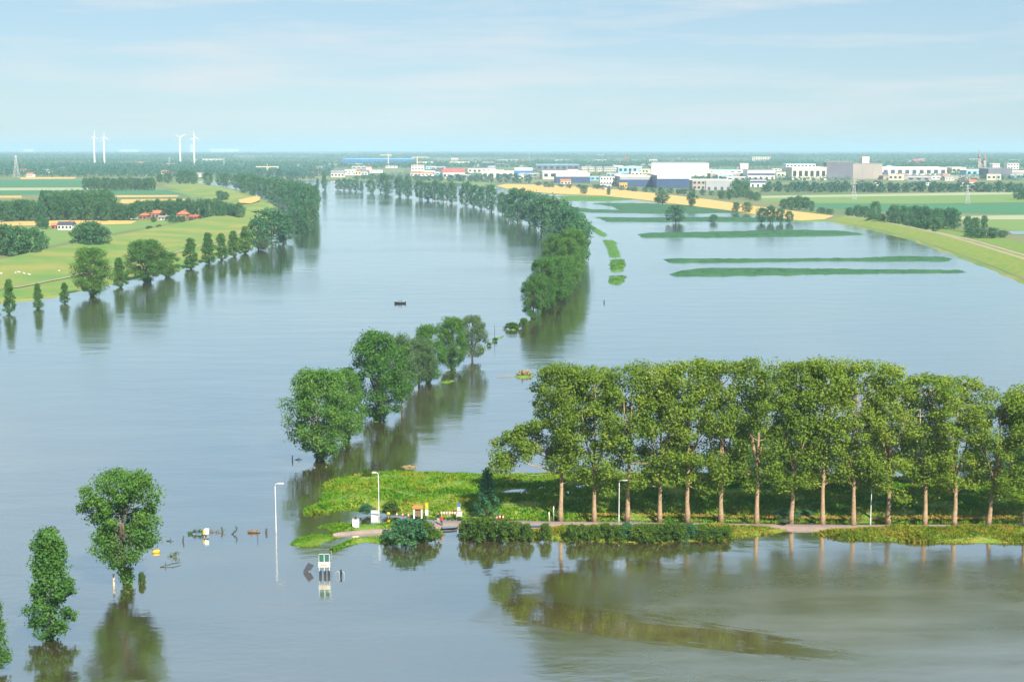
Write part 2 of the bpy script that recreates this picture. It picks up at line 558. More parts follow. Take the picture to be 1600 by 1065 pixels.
ix, iy = np.array([p.x for p in inner]), np.array([p.y for p in inner])
rp = [(p.x, p.y) for p in ring]
ok_ = inside(ix, iy, rp) & (edge_dist(ix, iy, rp) > 12)
vs_ = [Vector((p.x, p.y)) for p in ring] + [p for p, f_ in zip(inner, ok_) if f_]
nr = len(ring)
cd = geometry.delaunay_2d_cdt(vs_, [(i, (i + 1) % nr) for i in range(nr)], [], 1, 1e-3)
V = [(v.x, v.y, GZ) for v in cd[0]]
me = fast_mesh('ground', V, [f[:3] for f in cd[2]], M['soil'])
if sum(f.normal.z for f in me.polygons) < 0: me.flip_normals()
ground = tag(link('ground', me), kind='structure')
V = [(p.x, p.y, GZ) for p in shore]
for i, p in enumerate(shore):                   # a low grassy bank down to the bed
    t = (shore[min(i + 1, len(shore) - 1)] - shore[max(i - 1, 0)]).normalized()
    V.append((p.x + t.y * 4.5, p.y - t.x * 4.5, -.6))
ns = len(shore)
me = fast_mesh('shore', V, [(i, i + 1, ns + i + 1, ns + i) for i in range(ns - 1)], M['bank'])
if sum(f.normal.z for f in me.polygons) < 0: me.flip_normals()
tag(link('shore', me), kind='structure')

# dike and sloping foreland along the near river bank
shoreL = [P(a, b, 0) - Vector((0, 0, .3)) for a, b in SH_L[:19]]
crest = [P(a, b, 3.4) for a, b in [(-420, 470), (-200, 440), (0, 408), (100, 386), (180, 370), (260, 354), (330, 340), (395, 326), (424, 318)]]
mid1 = [a.lerp(b, .12) for a, b in zip(resample(shoreL, 60), resample(crest, 60))]
mid2 = [a.lerp(b, .62) for a, b in zip(resample(shoreL, 60), resample(crest, 60))]
for p in mid1: p.z = .95
shoreL_up = [p + Vector((-2, 0, .3 + .75)) for p in resample(shoreL, 60)]
for p in mid2: p.z = 1.5
crest2 = [p + Vector((-5, 0, 0)) for p in crest]
foot = [p + Vector((-17, 0, .55 - p.z)) for p in crest]
loft('bank', [[p + Vector((5, -2, -.6)) for p in resample(shoreL, 60)], shoreL_up, mid1, mid2, crest, crest2, foot], M['bank'], 60, .8)
t1 = [a.lerp(b, .30) + Vector((0, 0, .36)) for a, b in zip(mid1, mid2)]
t2 = [p + Vector((-2.2, 0, .04)) for p in t1]
loft('path', [t1[4:40], t2[4:40]], M['path'], 50)

# winding dike further up river
d1 = [P(a, b, -.2) for a, b in [(430, 338), (431, 325), (412, 312), (388, 303), (362, 296.5), (332, 290.5), (306, 286)]]
d2 = [P(a, b, 3.2) for a, b in [(408, 330), (398, 318), (382, 309), (362, 301), (340, 296), (310, 290.5), (290, 287)]]
d3 = [p + Vector((-6, 0, 0)) for p in d2]
d4 = [P(a, b, .62) for a, b in [(372, 335), (350, 327), (340, 318), (318, 309), (296, 301), (272, 295), (252, 289)]]
loft('dike', [[p + Vector((5, -3, -.5)) for p in d1], [p + Vector((-2, 2, .9)) for p in d1], d2, d3, d4], M['bank'], 50, .6)
sheet('wheat_patch', [(372, 312), (402, 306), (408, 312), (392, 318), (376, 317)], M['wheat'], 3.9, 20, 2)

# dike with a path beside the flooded polder
r0 = [P(a, b, -.2) for a, b in SH_R]
def off(line, d, z):
    out = []
    for i, p in enumerate(line):
        t = (line[min(i + 1, len(line) - 1)] - line[max(i - 1, 0)]).normalized()
        q = p + Vector((-t.y, t.x, 0)) * d
        q.z = z
        out.append(q)
    return out
r0 = resample(r0, 40)
loft('dike', [off(r0, -5, -.8), off(r0, 3, .75), off(r0, 16, 3.9), off(r0, 21, 3.9), off(r0, 34, .62)], M['grass_wild'], 60, .7)
loft('path', [off(r0, 17.2, 3.96), off(r0, 19.8, 3.96)], M['path'], 60)
loft('path', [off(r0, 34.5, .72), off(r0, 38, .72)], M['path'], 60)
loft('field', [off(r0, 39, .66), off(r0, 62, .66)], M['grass'], 60)

# farmland beyond the near bank
def field(name, px, mat, z, step=25, amp=1.2): return sheet(name, px, mat, z, step, amp)
field('meadow', [(-300, 420), (0, 398), (105, 378), (200, 360), (330, 338), (395, 322), (385, 336), (300, 340), (215, 344), (120, 352), (0, 356), (-300, 372)], M['field'], .66)
field('wheat_field', [(-250, 358), (0, 353), (66, 352), (66, 345), (0, 347), (-250, 350)], M['wheat'], .74)
field('wheat_field', [(76, 353), (205, 349.5), (214, 345), (130, 343.5), (76, 345)], M['wheat'], .74)
field('wheat_field', [(330, 345), (385, 338), (404, 331), (388, 330), (330, 340)], M['wheat'], .80)
field('beet_field', [(-300, 294), (131, 292), (131, 281), (-300, 281)], M['field_teal'], .66)
field('stubble_field', [(-300, 298.3), (152, 297), (152, 293), (-300, 295)], M['field_pale'], .66)
field('beet_field', [(-300, 304.5), (180, 304), (286, 303.6), (296, 297.2), (160, 297.6), (-300, 299)], M['field_teal'], .66)
field('wheat_field', [(-200, 309), (34, 309), (34, 306), (-200, 306)], M['wheat'], .74)
field('wheat_field', [(172, 308.2), (276, 307.4), (280, 305), (172, 305.6)], M['wheat'], .74)
field('wheat_field', [(186, 318), (284, 316), (294, 310.8), (190, 311.6)], M['wheat'], .74)
field('meadow', [(240, 296), (330, 300), (345, 306), (300, 309), (290, 304), (262, 297), (230, 291)], M['field'], .74)
field('wheat_field', [(32, 280), (118, 279.2), (118, 276.6), (32, 277)], M['wheat'], .66)
field('meadow', [(500, 281), (600, 281.4), (690, 284.5), (776, 290), (776, 286.5), (700, 281.5), (600, 278.4), (500, 278.2)], M['grass'], .66)
# brook beside the near bank
sheet('water_pool', [(68, 396.5), (92, 393), (108, 388.5), (104, 386.8), (86, 389.5), (72, 393)], M['water'], .80, 8, .8)
# wheat along the polder's far dike
field('wheat_field', [(776, 290), (800, 297), (868, 302.5), (940, 305.5), (1000, 311.5), (1065, 319.5), (1130, 327.5), (1195, 336.5), (1250, 344.5),
                      (1288, 342.5), (1302, 337), (1236, 329), (1180, 322), (1110, 312), (1030, 302.5), (970, 296.5), (900, 291.5), (840, 288.6), (790, 287.4)], M['wheat'], .72)
field('meadow', [(1190, 306), (1600, 299.5), (2100, 296), (2100, 301), (1600, 303.6), (1190, 309.5)], M['field_pale'], .70)
field('meadow', [(1190, 309.6), (1600, 304), (2100, 301.5), (2100, 312), (1600, 316), (1420, 318), (1230, 316.5), (1190, 314)], M['field'], .70)
field('beet_field', [(1225, 317.5), (1420, 318.6), (1600, 316.5), (2100, 312.6), (2100, 330), (1600, 335), (1400, 331), (1290, 326)], M['field_teal'], .70)
field('meadow', [(1490, 338), (1600, 335.8), (2100, 331), (2100, 338), (1600, 343), (1500, 343)], M['field_pale'], .70)
field('meadow', [(1500, 344), (1600, 344), (2100, 339), (2100, 362), (1600, 362), (1560, 356)], M['field'], .70)
sheet('water_pool', [(1575, 361), (1640, 361), (1640, 366), (1582, 366)], M['water'], .82, 12, .5)

# strips of crop and grass standing out of the flooded polder
STRIPS = []
def strip(px, mat, z=.55, st=6.0, amp=1.6, n=500, name='crop_strip'):
    o, poly = land(name, px, mat, z, .35, st * .6, amp * 1.4, n, -.15, .25, 5.0)
    STRIPS.append((poly, z, mat))
    return o, poly
strip([(995, 366), (1003, 371), (1180, 370), (1300, 368.4), (1352, 366.4), (1318, 361.6), (1240, 359.8), (1120, 362.8), (1010, 364.8)], M['crop'], .8)
strip([(1032, 405), (1044, 410.6), (1160, 409.6), (1280, 407.2), (1484, 408.2), (1488, 404.6), (1470, 401.4), (1400, 401.6), (1330, 404.4), (1150, 405.2)], M['crop'], .7)
strip([(1042, 428), (1052, 431.6), (1200, 429.6), (1350, 427), (1512, 425.6), (1508, 423), (1350, 421.8), (1200, 419.8), (1090, 419.8), (1064, 423)], M['crop'], .7)
strip([(872, 306), (985, 308), (1010, 311.5), (945, 314.4), (876, 313.4)], M['crop_light'], .5, 12, 3)
strip([(880, 329), (930, 332.5), (1030, 333.5), (1160, 333), (1166, 328), (1092, 322), (1000, 317.6), (920, 317.6), (958, 323), (965, 328.6), (930, 327.5), (896, 323)], M['crop'], .6, 12, 3, 700)
strip([(928, 339.6), (950, 346.4), (1000, 346.6), (1120, 346), (1236, 347), (1240, 342), (1120, 339.4), (1000, 341)], M['crop'], .7, 10, 2.4)
strip([(914, 350), (926, 352.5), (950, 366.5), (944, 370.4), (932, 366), (920, 357)], M['crop_light'], .5, 4, 1.5, 200, 'grass_islet')
strip([(940, 374.5), (962, 376.5), (972, 402), (952, 402.6), (948, 390)], M['crop_light'], .5, 4, 1.5, 240, 'grass_islet')
strip([(952, 406.5), (976, 406), (979, 414), (974, 424.6), (956, 424), (952, 414)], M['crop_light'], .5, 4, 1.2, 240, 'grass_islet')
strip([(951, 431.6), (980, 430.5), (975, 441), (966, 446), (950, 443)], M['crop_light'], .5, 3, 1.0, 240, 'grass_islet')
# traces of the drowned groyne between the near tree groups
for px in ([(746, 551), (752, 543.5), (760, 543), (757, 550)], [(760, 541), (764, 536), (769, 536.5), (765, 541.5)], [(767, 533), (774, 528.5), (780, 529), (777, 533.6), (770, 534.5)],
           [(782, 525.8), (786, 523.4), (788, 525.2), (784.5, 527)], [(578, 656.5), (588, 654), (600, 656), (594, 660.2), (582, 660)], [(792, 512), (800, 505.5), (812, 507), (809, 515), (797, 517)],
           [(800, 589.2), (806, 584.2), (824, 584), (838, 588.5), (830, 591), (808, 591)], [(684, 596.8), (700, 593.6), (716, 594), (700, 599.2)]):
    strip(px, M['grass'], .45, 1.6, .35, 90, 'grass_islet')
strip([(744, 553), (755, 543), (769, 532), (785, 523.4), (800, 512), (803, 513.4), (788, 525.4), (773, 534.6), (760, 546), (748, 555)], M['grass'], .12, 2.0, .9, 120, 'grass_islet')
sheet('path', [(776, 588.2), (802, 587.2), (802, 588.8), (777, 589.3)], M['path'], .05, 4, .2)

# the half-drowned roadside land in front
I1 = [(463, 799), (482, 791), (497, 784), (503, 772), (498, 764), (506, 755), (522, 749), (545, 744), (575, 739), (620, 735.5), (700, 738), (800, 741), (900, 739), (1050, 738), (1200, 740), (1400, 744),
      (1600, 748), (1900, 756), (2000, 815), (1600, 817.5), (1330, 819), (1130, 816), (880, 814), (700, 811), (650, 810), (622, 804), (585, 800), (548, 797), (505, 803), (478, 805)]
isl, I1w = land('grass_bank', I1, M['grass_wild'], .9, .22, 1.6, .5, 2600, -.25, .16, 4.0)
I2 = [(494, 824), (506, 819), (560, 818.4), (640, 816), (640, 822), (600, 827), (560, 831), (520, 830)]
_, I2w = land('grass_bank', I2, M['grass'], .3, .3, 1.0, .25, 160, -.15, .05, 2.0)
I3 = [(450, 851), (462, 842), (484, 836.5), (520, 835), (533, 840), (512, 847), (505, 853), (472, 856)]
_, I3w = land('grass_bank', I3, M['grass'], .3, .3, 1.0, .25, 160, -.15, .05, 2.0)
I4 = [(514, 859), (530, 848), (548, 840), (598, 834), (650, 829), (694, 830), (694, 838), (664, 848), (620, 851), (570, 848), (545, 853), (522, 861)]
_, I4w = land('grass_bank', I4, M['grass_wild'], .4, .3, 1.0, .3, 240, -.15, .08, 2.0)
I5 = [(712, 834), (790, 829), (860, 826), (885, 820.6), (1130, 821), (1200, 823), (1236, 826), (1232, 831), (1180, 838), (1120, 846), (1000, 848.5), (885, 847), (850, 842), (780, 846), (716, 844)]
_, I5w = land('grass_bank', I5, M['grass_wild'], .45, .3, 1.0, .35, 600, -.15, .08, 2.0)
I6 = [(1266, 834), (1292, 827.6), (1350, 825), (1400, 822.6), (1600, 821.4), (1900, 819), (1900, 854), (1600, 849), (1480, 849.5), (1380, 846), (1320, 843)]
_, I6w = land('grass_bank', I6, M['grass_wild'], .5, .3, 1.0, .4, 700, -.15, .1, 2.0)
# the road: a low causeway just clear of the water, flooded west of the junction
rd0 = [(606, 830), (640, 825), (690, 821.4), (800, 820.6), (880, 818.6), (1130, 820), (1205, 822), (1240, 824.4), (1320, 824.6), (1380, 822), (1600, 821), (2000, 818)]
rd1 = [(606, 825.6), (640, 819), (690, 813.5), (800, 813), (880, 814.4), (1130, 817.2), (1330, 819.4), (1600, 818.6), (2000, 815)]
ra = [P(a, b, .35) for a, b in rd0]; rb = [P(a, b, .35) for a, b in rd1]
loft('road', [[p + Vector((0, -1.2, -.6)) for p in ra], ra, rb, [p + Vector((0, 1.2, -.6)) for p in rb]], M['road'], 60)
kb0 = [P(a, b, .30) for a, b in [(520, 833.5), (560, 830.8), (606, 827.6)]]
kb1 = [P(a, b, .30) for a, b in [(532, 830.4), (562, 828.0), (606, 825.0)]]
loft('road', [[p + Vector((0, -.3, -.5)) for p in kb0], kb0, kb1], M['road'], 20)
# rain-filled hollows on road and grass
for k, px in enumerate(([(688, 825.5), (716, 823.6), (714, 821.4), (690, 822)], [(806, 822.4), (850, 821.4), (852, 818.8), (812, 819)])):
    sheet('puddle', px, M['water'], .362, 1.5, .2)
for px in ([(784, 768), (800, 764.5), (822, 763), (834, 765), (826, 770), (800, 771)], [(832, 762), (846, 759.6), (858, 761), (848, 764)], [(866, 770), (888, 767), (896, 769), (880, 772)],
           [(898, 759), (914, 757), (924, 759), (910, 762)], [(1208, 812), (1232, 808.5), (1240, 812), (1228, 816)], [(1524, 771), (1546, 768.6), (1552, 772), (1536, 775)],
           [(1388, 783), (1404, 780.5), (1416, 783), (1400, 786)], [(560, 800.5), (600, 803), (640, 808), (600, 807)]):
    sheet('puddle', px, M['water'], 1.02, 1.5, .4)

# ------------------------------------------------------------------ trees
def cards(C, R, n, size, seed, out_bias=.55, flat=1.0):
    """leaf-sized kites over the shells of ellipsoid clumps with centres C and radii R"""
    g = np.random.default_rng(seed)
    C = np.repeat(np.asarray(C), n, 0); R = np.repeat(np.asarray(R), n, 0)
    N = len(C)
    d = g.normal(size=(N, 3)); d /= np.linalg.norm(d, axis=1, keepdims=True)
    rad = np.where(g.uniform(size=(N, 1)) < .22, g.uniform(1.0, 1.45, (N, 1)), g.uniform(.3, 1.08, (N, 1)) ** .6)
    pos = C + d * rad * R
    nor = d * out_bias + g.normal(size=(N, 3)) * .55 + np.array([0, 0, .25])
    nor /= np.linalg.norm(nor, axis=1, keepdims=True)
    a = np.cross(nor, g.normal(size=(N, 3))); a /= np.linalg.norm(a, axis=1, keepdims=True)
    b = np.cross(nor, a)
    s = size * g.uniform(.55, 1.25, (N, 1))
    V = np.stack([pos - a * s * .5, pos + b * s * .36 + a * s * .05 + nor * s * .08, pos + a * s * .55, pos - b * s * .36 + a * s * .05 + nor * s * .08], 1).reshape(-1, 3)
    Q = np.arange(N * 4).reshape(-1, 4)
    return V, Q

def make_tree(kind, seed, H, R, ncl, ncard, card, leaf, bark, clump, t0, tr, prof, fork=0, skirt=0, extra=()):
    """returns (trunk mesh, crown mesh) of nominal height H and crown radius R"""
    g = np.random.default_rng(seed)
    C, RR = [], []
    t0 = t0 * g.uniform(.85, 1.15)
    droop = g.uniform(0, 6.28)
    lean = g.normal(size=2) * H * .012
    for i in range(ncl):
        t = (i + g.uniform()) / ncl
        t = t ** .85
        z = H * (t0 + (1 - t0) * t)
        r = R * prof(t)
        a = i * 2.399 + g.uniform(-.5, .5)
        rho = r * (0.22 + .78 * math.sqrt(g.uniform())) * (1 + .16 * math.sin(3 * a + seed))
        cr_ = clump * g.uniform(.7, 1.25)
        zz = min(z, H - cr_ * .55)
        if kind == 'poplar' and t < .35 and math.cos(a - droop) > .2: zz -= H * .10 * g.uniform(.2, 1.4); rho *= 1.15
        if kind in ('poplar', 'round', 'willow', 'egg', 'column') and mnoise.noise(Vector((math.cos(a) * 1.3, math.sin(a) * 1.3, z / H * 5 + seed))) > (.23 if kind == 'poplar' else .30 if kind == 'egg' else .38): continue      # open gaps in the crown
        C.append((rho * math.cos(a) + lean[0] * t, rho * math.sin(a) + lean[1] * t, zz))
        RR.append((cr_, cr_, cr_ * g.uniform(.6, .85)))
    for (ex, ey, ez, er) in extra:               # a bough reaching far out on one side
        C.append((ex, ey, ez)); RR.append((er, er, er * .8))
    for i in range(skirt):                       # leafy shoots round the trunk foot
        a = g.uniform(0, 6.28); c = clump * g.uniform(.5, .8)
        C.append((math.cos(a) * c * .5, math.sin(a) * c * .5, g.uniform(.02, t0 + .03) * H)); RR.append((c * .8, c * .8, c))
    V, Q = cards(C, RR, ncard, card, seed + 100)
    crown = fast_mesh('crown', V, Q, leaf)
    # trunk with leaders and limbs reaching into the clumps
    mb = MB()
    ht = H * (t0 + (1 - t0) * .45)
    n = 9
    pts = [Vector((lean[0] * k / n + g.normal() * tr * .10 * (k > 0), lean[1] * k / n + g.normal() * tr * .10 * (k > 0), -.6 + (ht + .6) * k / n)) for k in range(n + 1)]
    rads = [tr * (1.35 if k == 0 else 1.08 if k == 1 else 1 - .62 * k / n) for k in range(n + 1)]
    mb.tube(pts, rads, 9)
    tops = [(pts[-1], rads[-1])]
    for k in range(fork):
        a = g.uniform(0, 6.28) + k * 2.1
        s0 = pts[int(n * g.uniform(.42, .7))]
        e = Vector((math.cos(a) * R * .45, math.sin(a) * R * .45, H * g.uniform(.62, .8)))
        m_ = s0.lerp(e, .5) + Vector((math.cos(a), math.sin(a), 0)) * R * .1
        mb.tube([s0, s0.lerp(m_, .6), m_, e], [tr * .55, tr * .45, tr * .36, tr * .15], 7)
        tops.append((e, tr * .15)); tops.append((m_, tr * .35))
    mb.tube([pts[-1], pts[-1].lerp(Vector((lean[0], lean[1], H * .9)), .5) + Vector((g.normal() * .2, g.normal() * .2, 0)), Vector((lean[0], lean[1], H * .92))], [rads[-1], rads[-1] * .6, .03], 7)
    for i in range(0, len(C) - skirt, 2 if ncl > 30 else 1):
        c = Vector(C[i])
        zc = max(c.z - R * g.uniform(.35, .7), H * t0 * .75)
        if zc < ht:
            k = min(n - 1, max(0, int((zc + .6) / (ht + .6) * n)))
            s0 = pts[k].lerp(pts[k + 1], .5)
        else:
            s0 = pts[-1].lerp(Vector((lean[0], lean[1], H * .92)), min(1, (zc - ht) / (H * .92 - ht)))
        m_ = s0.lerp(c, .55) + Vector((0, 0, -.04 * H * g.uniform(0, 1)))
        r0_ = tr * g.uniform(.16, .34)
        mb.tube([s0, m_, c], [r0_, r0_ * .6, .03], 5, cap=False)
    return mb.mesh('trunk', bark), crown

sin = math.sin
PROF = {
    'poplar': lambda t: (.42 + .58 * min(1, t / .5)) if t < .55 else max(.3, math.sqrt(max(0, 1 - .85 * ((t - .55) / .45) ** 2))),
    'round': lambda t: max(.15, math.sqrt(max(0, 1 - (2 * (t * .93 + .05) - 1) ** 2))),
    'column': lambda t: max(.12, min(1, .42 + t * 2.4) * (1 - t) ** .62 * (1 + .22 * math.sin(t * 17))),
    'egg': lambda t: max(.14, math.sqrt(max(0, 1 - ((t * .96 - .54) / .57) ** 2))),
    'cone': lambda t: max(.06, (1 - t) ** .8),
    'bush': lambda t: max(.2, math.sqrt(max(0, 1 - t * t))),
}
LIB = {}
def lib(kind, n, *args, **kw):
    LIB[kind] = [(make_tree(kind, 31 * i + hash_seed(kind), *args, **kw), args[0], args[1]) for i in range(n)]
def hash_seed(s): return sum(ord(c) * (i + 3) for i, c in enumerate(s)) % 977
lib('poplar', 8, 26.0, 5.0, 76, 250, .38, M['leaf_poplar'], M['bark'], 1.42, .30, .37, PROF['poplar'], fork=3)
lib('round', 5, 16.0, 5.6, 90, 270, .36, M['leaf_round'], M['bark_dark'], 1.45, .09, .38, PROF['round'], fork=2, skirt=4)
lib('willow', 3, 14.0, 5.0, 66, 240, .34, M['leaf_willow'], M['bark_dark'], 1.35, .14, .36, PROF['round'], fork=2)
lib('column', 4, 12.0, 2.9, 74, 190, .32, M['leaf_round'], M['bark_dark'], .80, .07, .22, PROF['column'], skirt=2)
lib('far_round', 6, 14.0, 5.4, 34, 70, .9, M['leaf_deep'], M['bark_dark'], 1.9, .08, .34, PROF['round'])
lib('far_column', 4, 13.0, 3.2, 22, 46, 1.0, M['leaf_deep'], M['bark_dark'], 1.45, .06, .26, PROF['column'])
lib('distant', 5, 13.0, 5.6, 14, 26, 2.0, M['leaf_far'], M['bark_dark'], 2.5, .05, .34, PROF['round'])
lib('bush', 4, 2.6, 2.2, 26, 90, .34, M['leaf_bush'], M['bark_dark'], .62, .04, .07, PROF['bush'])
lib('shrub_deep', 2, 2.6, 2.2, 26, 90, .32, M['leaf_deep'], M['bark_dark'], .62, .04, .07, PROF['bush'])
EX = []
for k in range(26):
    q = (k + .5) / 26
    EX.append((-4.0 - 6.2 * q + random.uniform(-1.2, 1.0), random.uniform(-2.6, 2.2), 15.5 - 4.8 * q + random.uniform(-3.4, 3.2) * (1 - .35 * q), random.uniform(1.0, 1.6)))
lib('poplar_end', 1, 26.0, 5.0, 78, 290, .38, M['leaf_poplar'], M['bark'], 1.42, .32, .40, PROF['poplar'], fork=3, extra=EX)
lib('egg', 1, 15.4, 5.2, 100, 280, .34, M['leaf_round'], M['bark_dark'], 1.25, .22, .34, PROF['egg'], fork=3, skirt=7)
lib('conifer', 1, 7.0, 2.1, 46, 70, .34, M['leaf_deep'], M['bark_dark'], .6, .05, .11, PROF['cone'])

CNT = {}
def tree_at(name, kind, p, h, w, label, group=None, cat='tree', var=None, sink=.0, rz=None):
    i = CNT.get(kind, 0); CNT[kind] = i + 1
    L = LIB[kind]
    (tm, cm), H, R = L[(i if var is None else var) % len(L)]
    o = empty(name, (p.x, p.y, p.z - sink), random.uniform(0, 6.28) if rz is None else rz)
    s = h / H
    sw = w / (2 * R * 1.12)
    o.scale = (sw, sw, s)
    if kind == 'poplar': o.rotation_euler = (random.uniform(-.035, .035), random.uniform(-.035, .035), o.rotation_euler.z)
    tag(o, label, cat, group)
    link('trunk' if cat == 'tree' else 'stem', tm, o)
    link('crown' if cat == 'tree' else 'foliage', cm, o)
    return o

def tree_px(name, kind, px, yb, yt, wpx, label, group=None, cat='tree', var=None, z=0.0, sink=.0, rz=None):
    """tree whose foot shows at (px, yb), top at row yt, crown wpx photo pixels wide"""
    p = P(px, yb, z)
    h = ztop(p, yt) - z
    return tree_at(name, kind, p, h + sink, wpx / ppm(p), label, group, cat, var, sink, rz)

# three lone trees in the flooded shallows
tree_px('lone_tree', 'egg', 196, 914, 738, 124, 'round leafy tree standing alone in the flood beside a pale post', cat='tree', var=0)
tree_px('lone_tree', 'column', 80, 998, 828, 94, 'ragged upright tree alone in the flood, between the round tree and the cut-off tree', var=0)
tree_px('lone_tree', 'column', -16, 1052, 926, 78, 'upright tree cut off by the picture edge, standing in the flood', var=2)

# poplars along the road
POP = [(876, 811, 571, 128, 0), (928, 811, 575, 92, 3), (978, 812, 566, 98, 1), (1028, 812, 572, 92, 2), (1077, 813, 562, 100, 4), (1130, 814, 566, 96, 5), (1186, 815, 560, 98, 6), (1237, 816, 565, 96, 3),
       (1285, 817, 563, 98, 0), (1335, 817, 566, 96, 2), (1388, 817, 570, 100, 1), (1441, 817, 588, 96, 5), (1494, 818, 592, 100, 4), (1546, 818, 608, 96, 6), (1598, 819, 604, 100, 2), (1650, 820, 612, 100, 1)]
ORD = ['first', 'second', 'third', 'fourth', 'fifth', 'sixth', 'seventh', 'eighth', 'ninth', 'tenth', 'eleventh', 'twelfth', 'thirteenth', 'fourteenth', 'fifteenth', 'sixteenth']
for k, (x, yb, yt, w, v) in enumerate(POP):
    if k == 0: w = 106
    w = w * (1.0 if k == 0 else 1.16); x += random.uniform(-4, 4) * (k > 0); yb += random.uniform(-1.5, 1.5)
    tree_px('poplar_tree', 'poplar' if k else 'poplar_end', x, yb, yt, w, 'tall sunlit poplar, %s from the open end of the roadside row' % ORD[k], 'poplars along the flooded road', var=v, z=.5, rz=None if k else .12)
# darker, lower trees in the shade behind the row
for k, (x, yb, yt, w, kd) in enumerate([(1065, 757, 690, 46, 'round'), (1165, 752, 662, 64, 'round'), (1215, 752, 668, 66, 'round'), (1268, 755, 672, 66, 'round'), (1330, 757, 690, 56, 'round'), (1372, 756, 676, 56, 'round'), (1425, 757, 686, 60, 'willow'),
                                        (1470, 757, 690, 56, 'round'), (1520, 756, 700, 50, 'willow'), (1575, 757, 690, 56, 'round'), (1120, 752, 700, 44, 'willow')]):
    tree_px('shade_tree', kd, x, yb, yt, w, 'low tree in the shade behind the poplar row', 'low trees behind the poplars', z=.7)

# group of trees on the drowned groyne
for kd, x, yb, yt, w, v, lab in [('round', 501, 719, 578, 112, 0, 'loose-crowned tree at the near end of the groyne group, shoots round its foot'),
                                 ('round', 541, 690, 578, 66, 2, 'narrow dark green tree pressed between the two biggest groyne trees'),
                                 ('round', 592, 656, 519, 106, 3, 'biggest tree of the groyne group, broad green crown'),
                                 ('willow', 628, 640, 524, 50, 0, 'olive tree tucked against the biggest groyne tree'),
                                 ('willow', 655, 604, 530, 58, 1, 'grey-green willow in the middle of the groyne group'),
                                 ('round', 670, 597, 508, 52, 4, 'green tree rising behind the grey-green willow on the groyne'),
                                 ('round', 707, 577, 496, 52, 1, 'oval dark green tree next to the far willow of the groyne group'),
                                 ('willow', 738, 563, 494, 48, 2, 'grey-green willow at the far end of the groyne group')]:
    tree_px('groyne_tree', kd, x, yb, yt, w, lab, var=v, sink=.2)

# dense row beyond the groyne, curving round the river bend
RR_ = [(833, 497, 430, 44), (848, 487, 404, 50), (864, 478, 402, 52), (878, 466, 400, 48), (888, 452, 372, 46), (866, 437, 366, 42), (894, 440, 358, 52), (899, 424, 352, 44), (905, 410, 342, 40), (903, 398, 334, 46), (893, 389, 326, 46),
       (878, 380, 320, 46), (862, 372, 307, 44), (880, 366, 314, 36), (846, 360, 306, 40), (828, 352, 299, 42), (809, 348, 295, 44), (795, 343, 304, 26)]
for k, (x, yb, yt, w) in enumerate(RR_):
    tree_px('bank_tree', 'round' if yb > 425 else 'far_round', x, yb, yt, w, 'tree in the dense flooded row curving round the river bend', 'dense tree row round the river bend', sink=.2)
# flooded trees along the far shore of the bend
for x, yb, yt, w, kd in [(496, 295, 279, 7, 'c'), (507, 297, 268, 9, 'c'), (529, 297, 280, 10, 'r'), (538, 298, 279, 10, 'r'), (547, 298, 280, 11, 'r'), (556, 299, 281, 10, 'r'), (565, 300, 283, 7, 'c'), (580, 302, 281, 14, 'r'), (600, 301, 271, 17, 'r'),
                         (606, 304, 284, 14, 'r'), (624, 307, 277, 16, 'r'), (638, 309, 279, 15, 'r'), (656, 312, 282, 17, 'r'), (668, 313, 285, 14, 'r'), (680, 314, 283, 17, 'r'), (693, 316, 286, 15, 'r'), (706, 318, 285, 17, 'r'),
                         (728, 322, 285, 20, 'r'), (741, 324, 289, 16, 'r'), (752, 327, 292, 15, 'r'), (768, 331, 289, 20, 'r'), (785, 335, 301, 16, 'r')]:
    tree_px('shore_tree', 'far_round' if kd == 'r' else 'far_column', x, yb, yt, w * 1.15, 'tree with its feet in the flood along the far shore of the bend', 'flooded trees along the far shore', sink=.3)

# trees along the near river bank
for k, (kd, x, yb, yt, w) in enumerate([('column', -8, 497, 452, 22), ('column', 15, 490, 437, 24), ('column', 60, 482, 443, 20), ('column', 101, 474, 442, 18), ('round', 145, 463, 387, 64), ('column', 188, 449, 403, 28), ('round', 229, 441, 375, 66), ('round', 262, 433, 394, 40),
                                        ('column', 298, 420, 373, 31), ('column', 326, 412, 364, 28), ('column', 347, 406, 365, 25), ('column', 366, 401, 361, 27), ('column', 384, 396, 354, 27), ('far_round', 404, 390, 342, 36), ('far_round', 425, 385, 327, 54),
                                        ('far_round', 443, 379, 332, 34), ('willow', 411, 391, 373, 24), ('far_column', 470, 369, 338, 20), ('far_round', 484, 362, 312, 26), ('far_round', 474, 352, 300, 30)]):
    if k in (4, 6): lab, gr = ('big round tree standing in the shallows off the grassy bank' if k == 4 else 'broad crowned tree at the water edge with a smaller tree touching it'), None
    elif kd == 'column' and k < 4: lab, gr = 'small pointed tree in the shallows below the grassy bank', 'small pointed trees in the shallows'
    elif kd == 'willow': lab, gr = 'pale low willow bush at the foot of the bank trees', None
    else: lab, gr = 'dark tree in the row along the grassy river bank', 'trees along the grassy river bank'
    tree_px('bank_tree', kd, x, yb, yt, w, lab, gr, sink=.2)
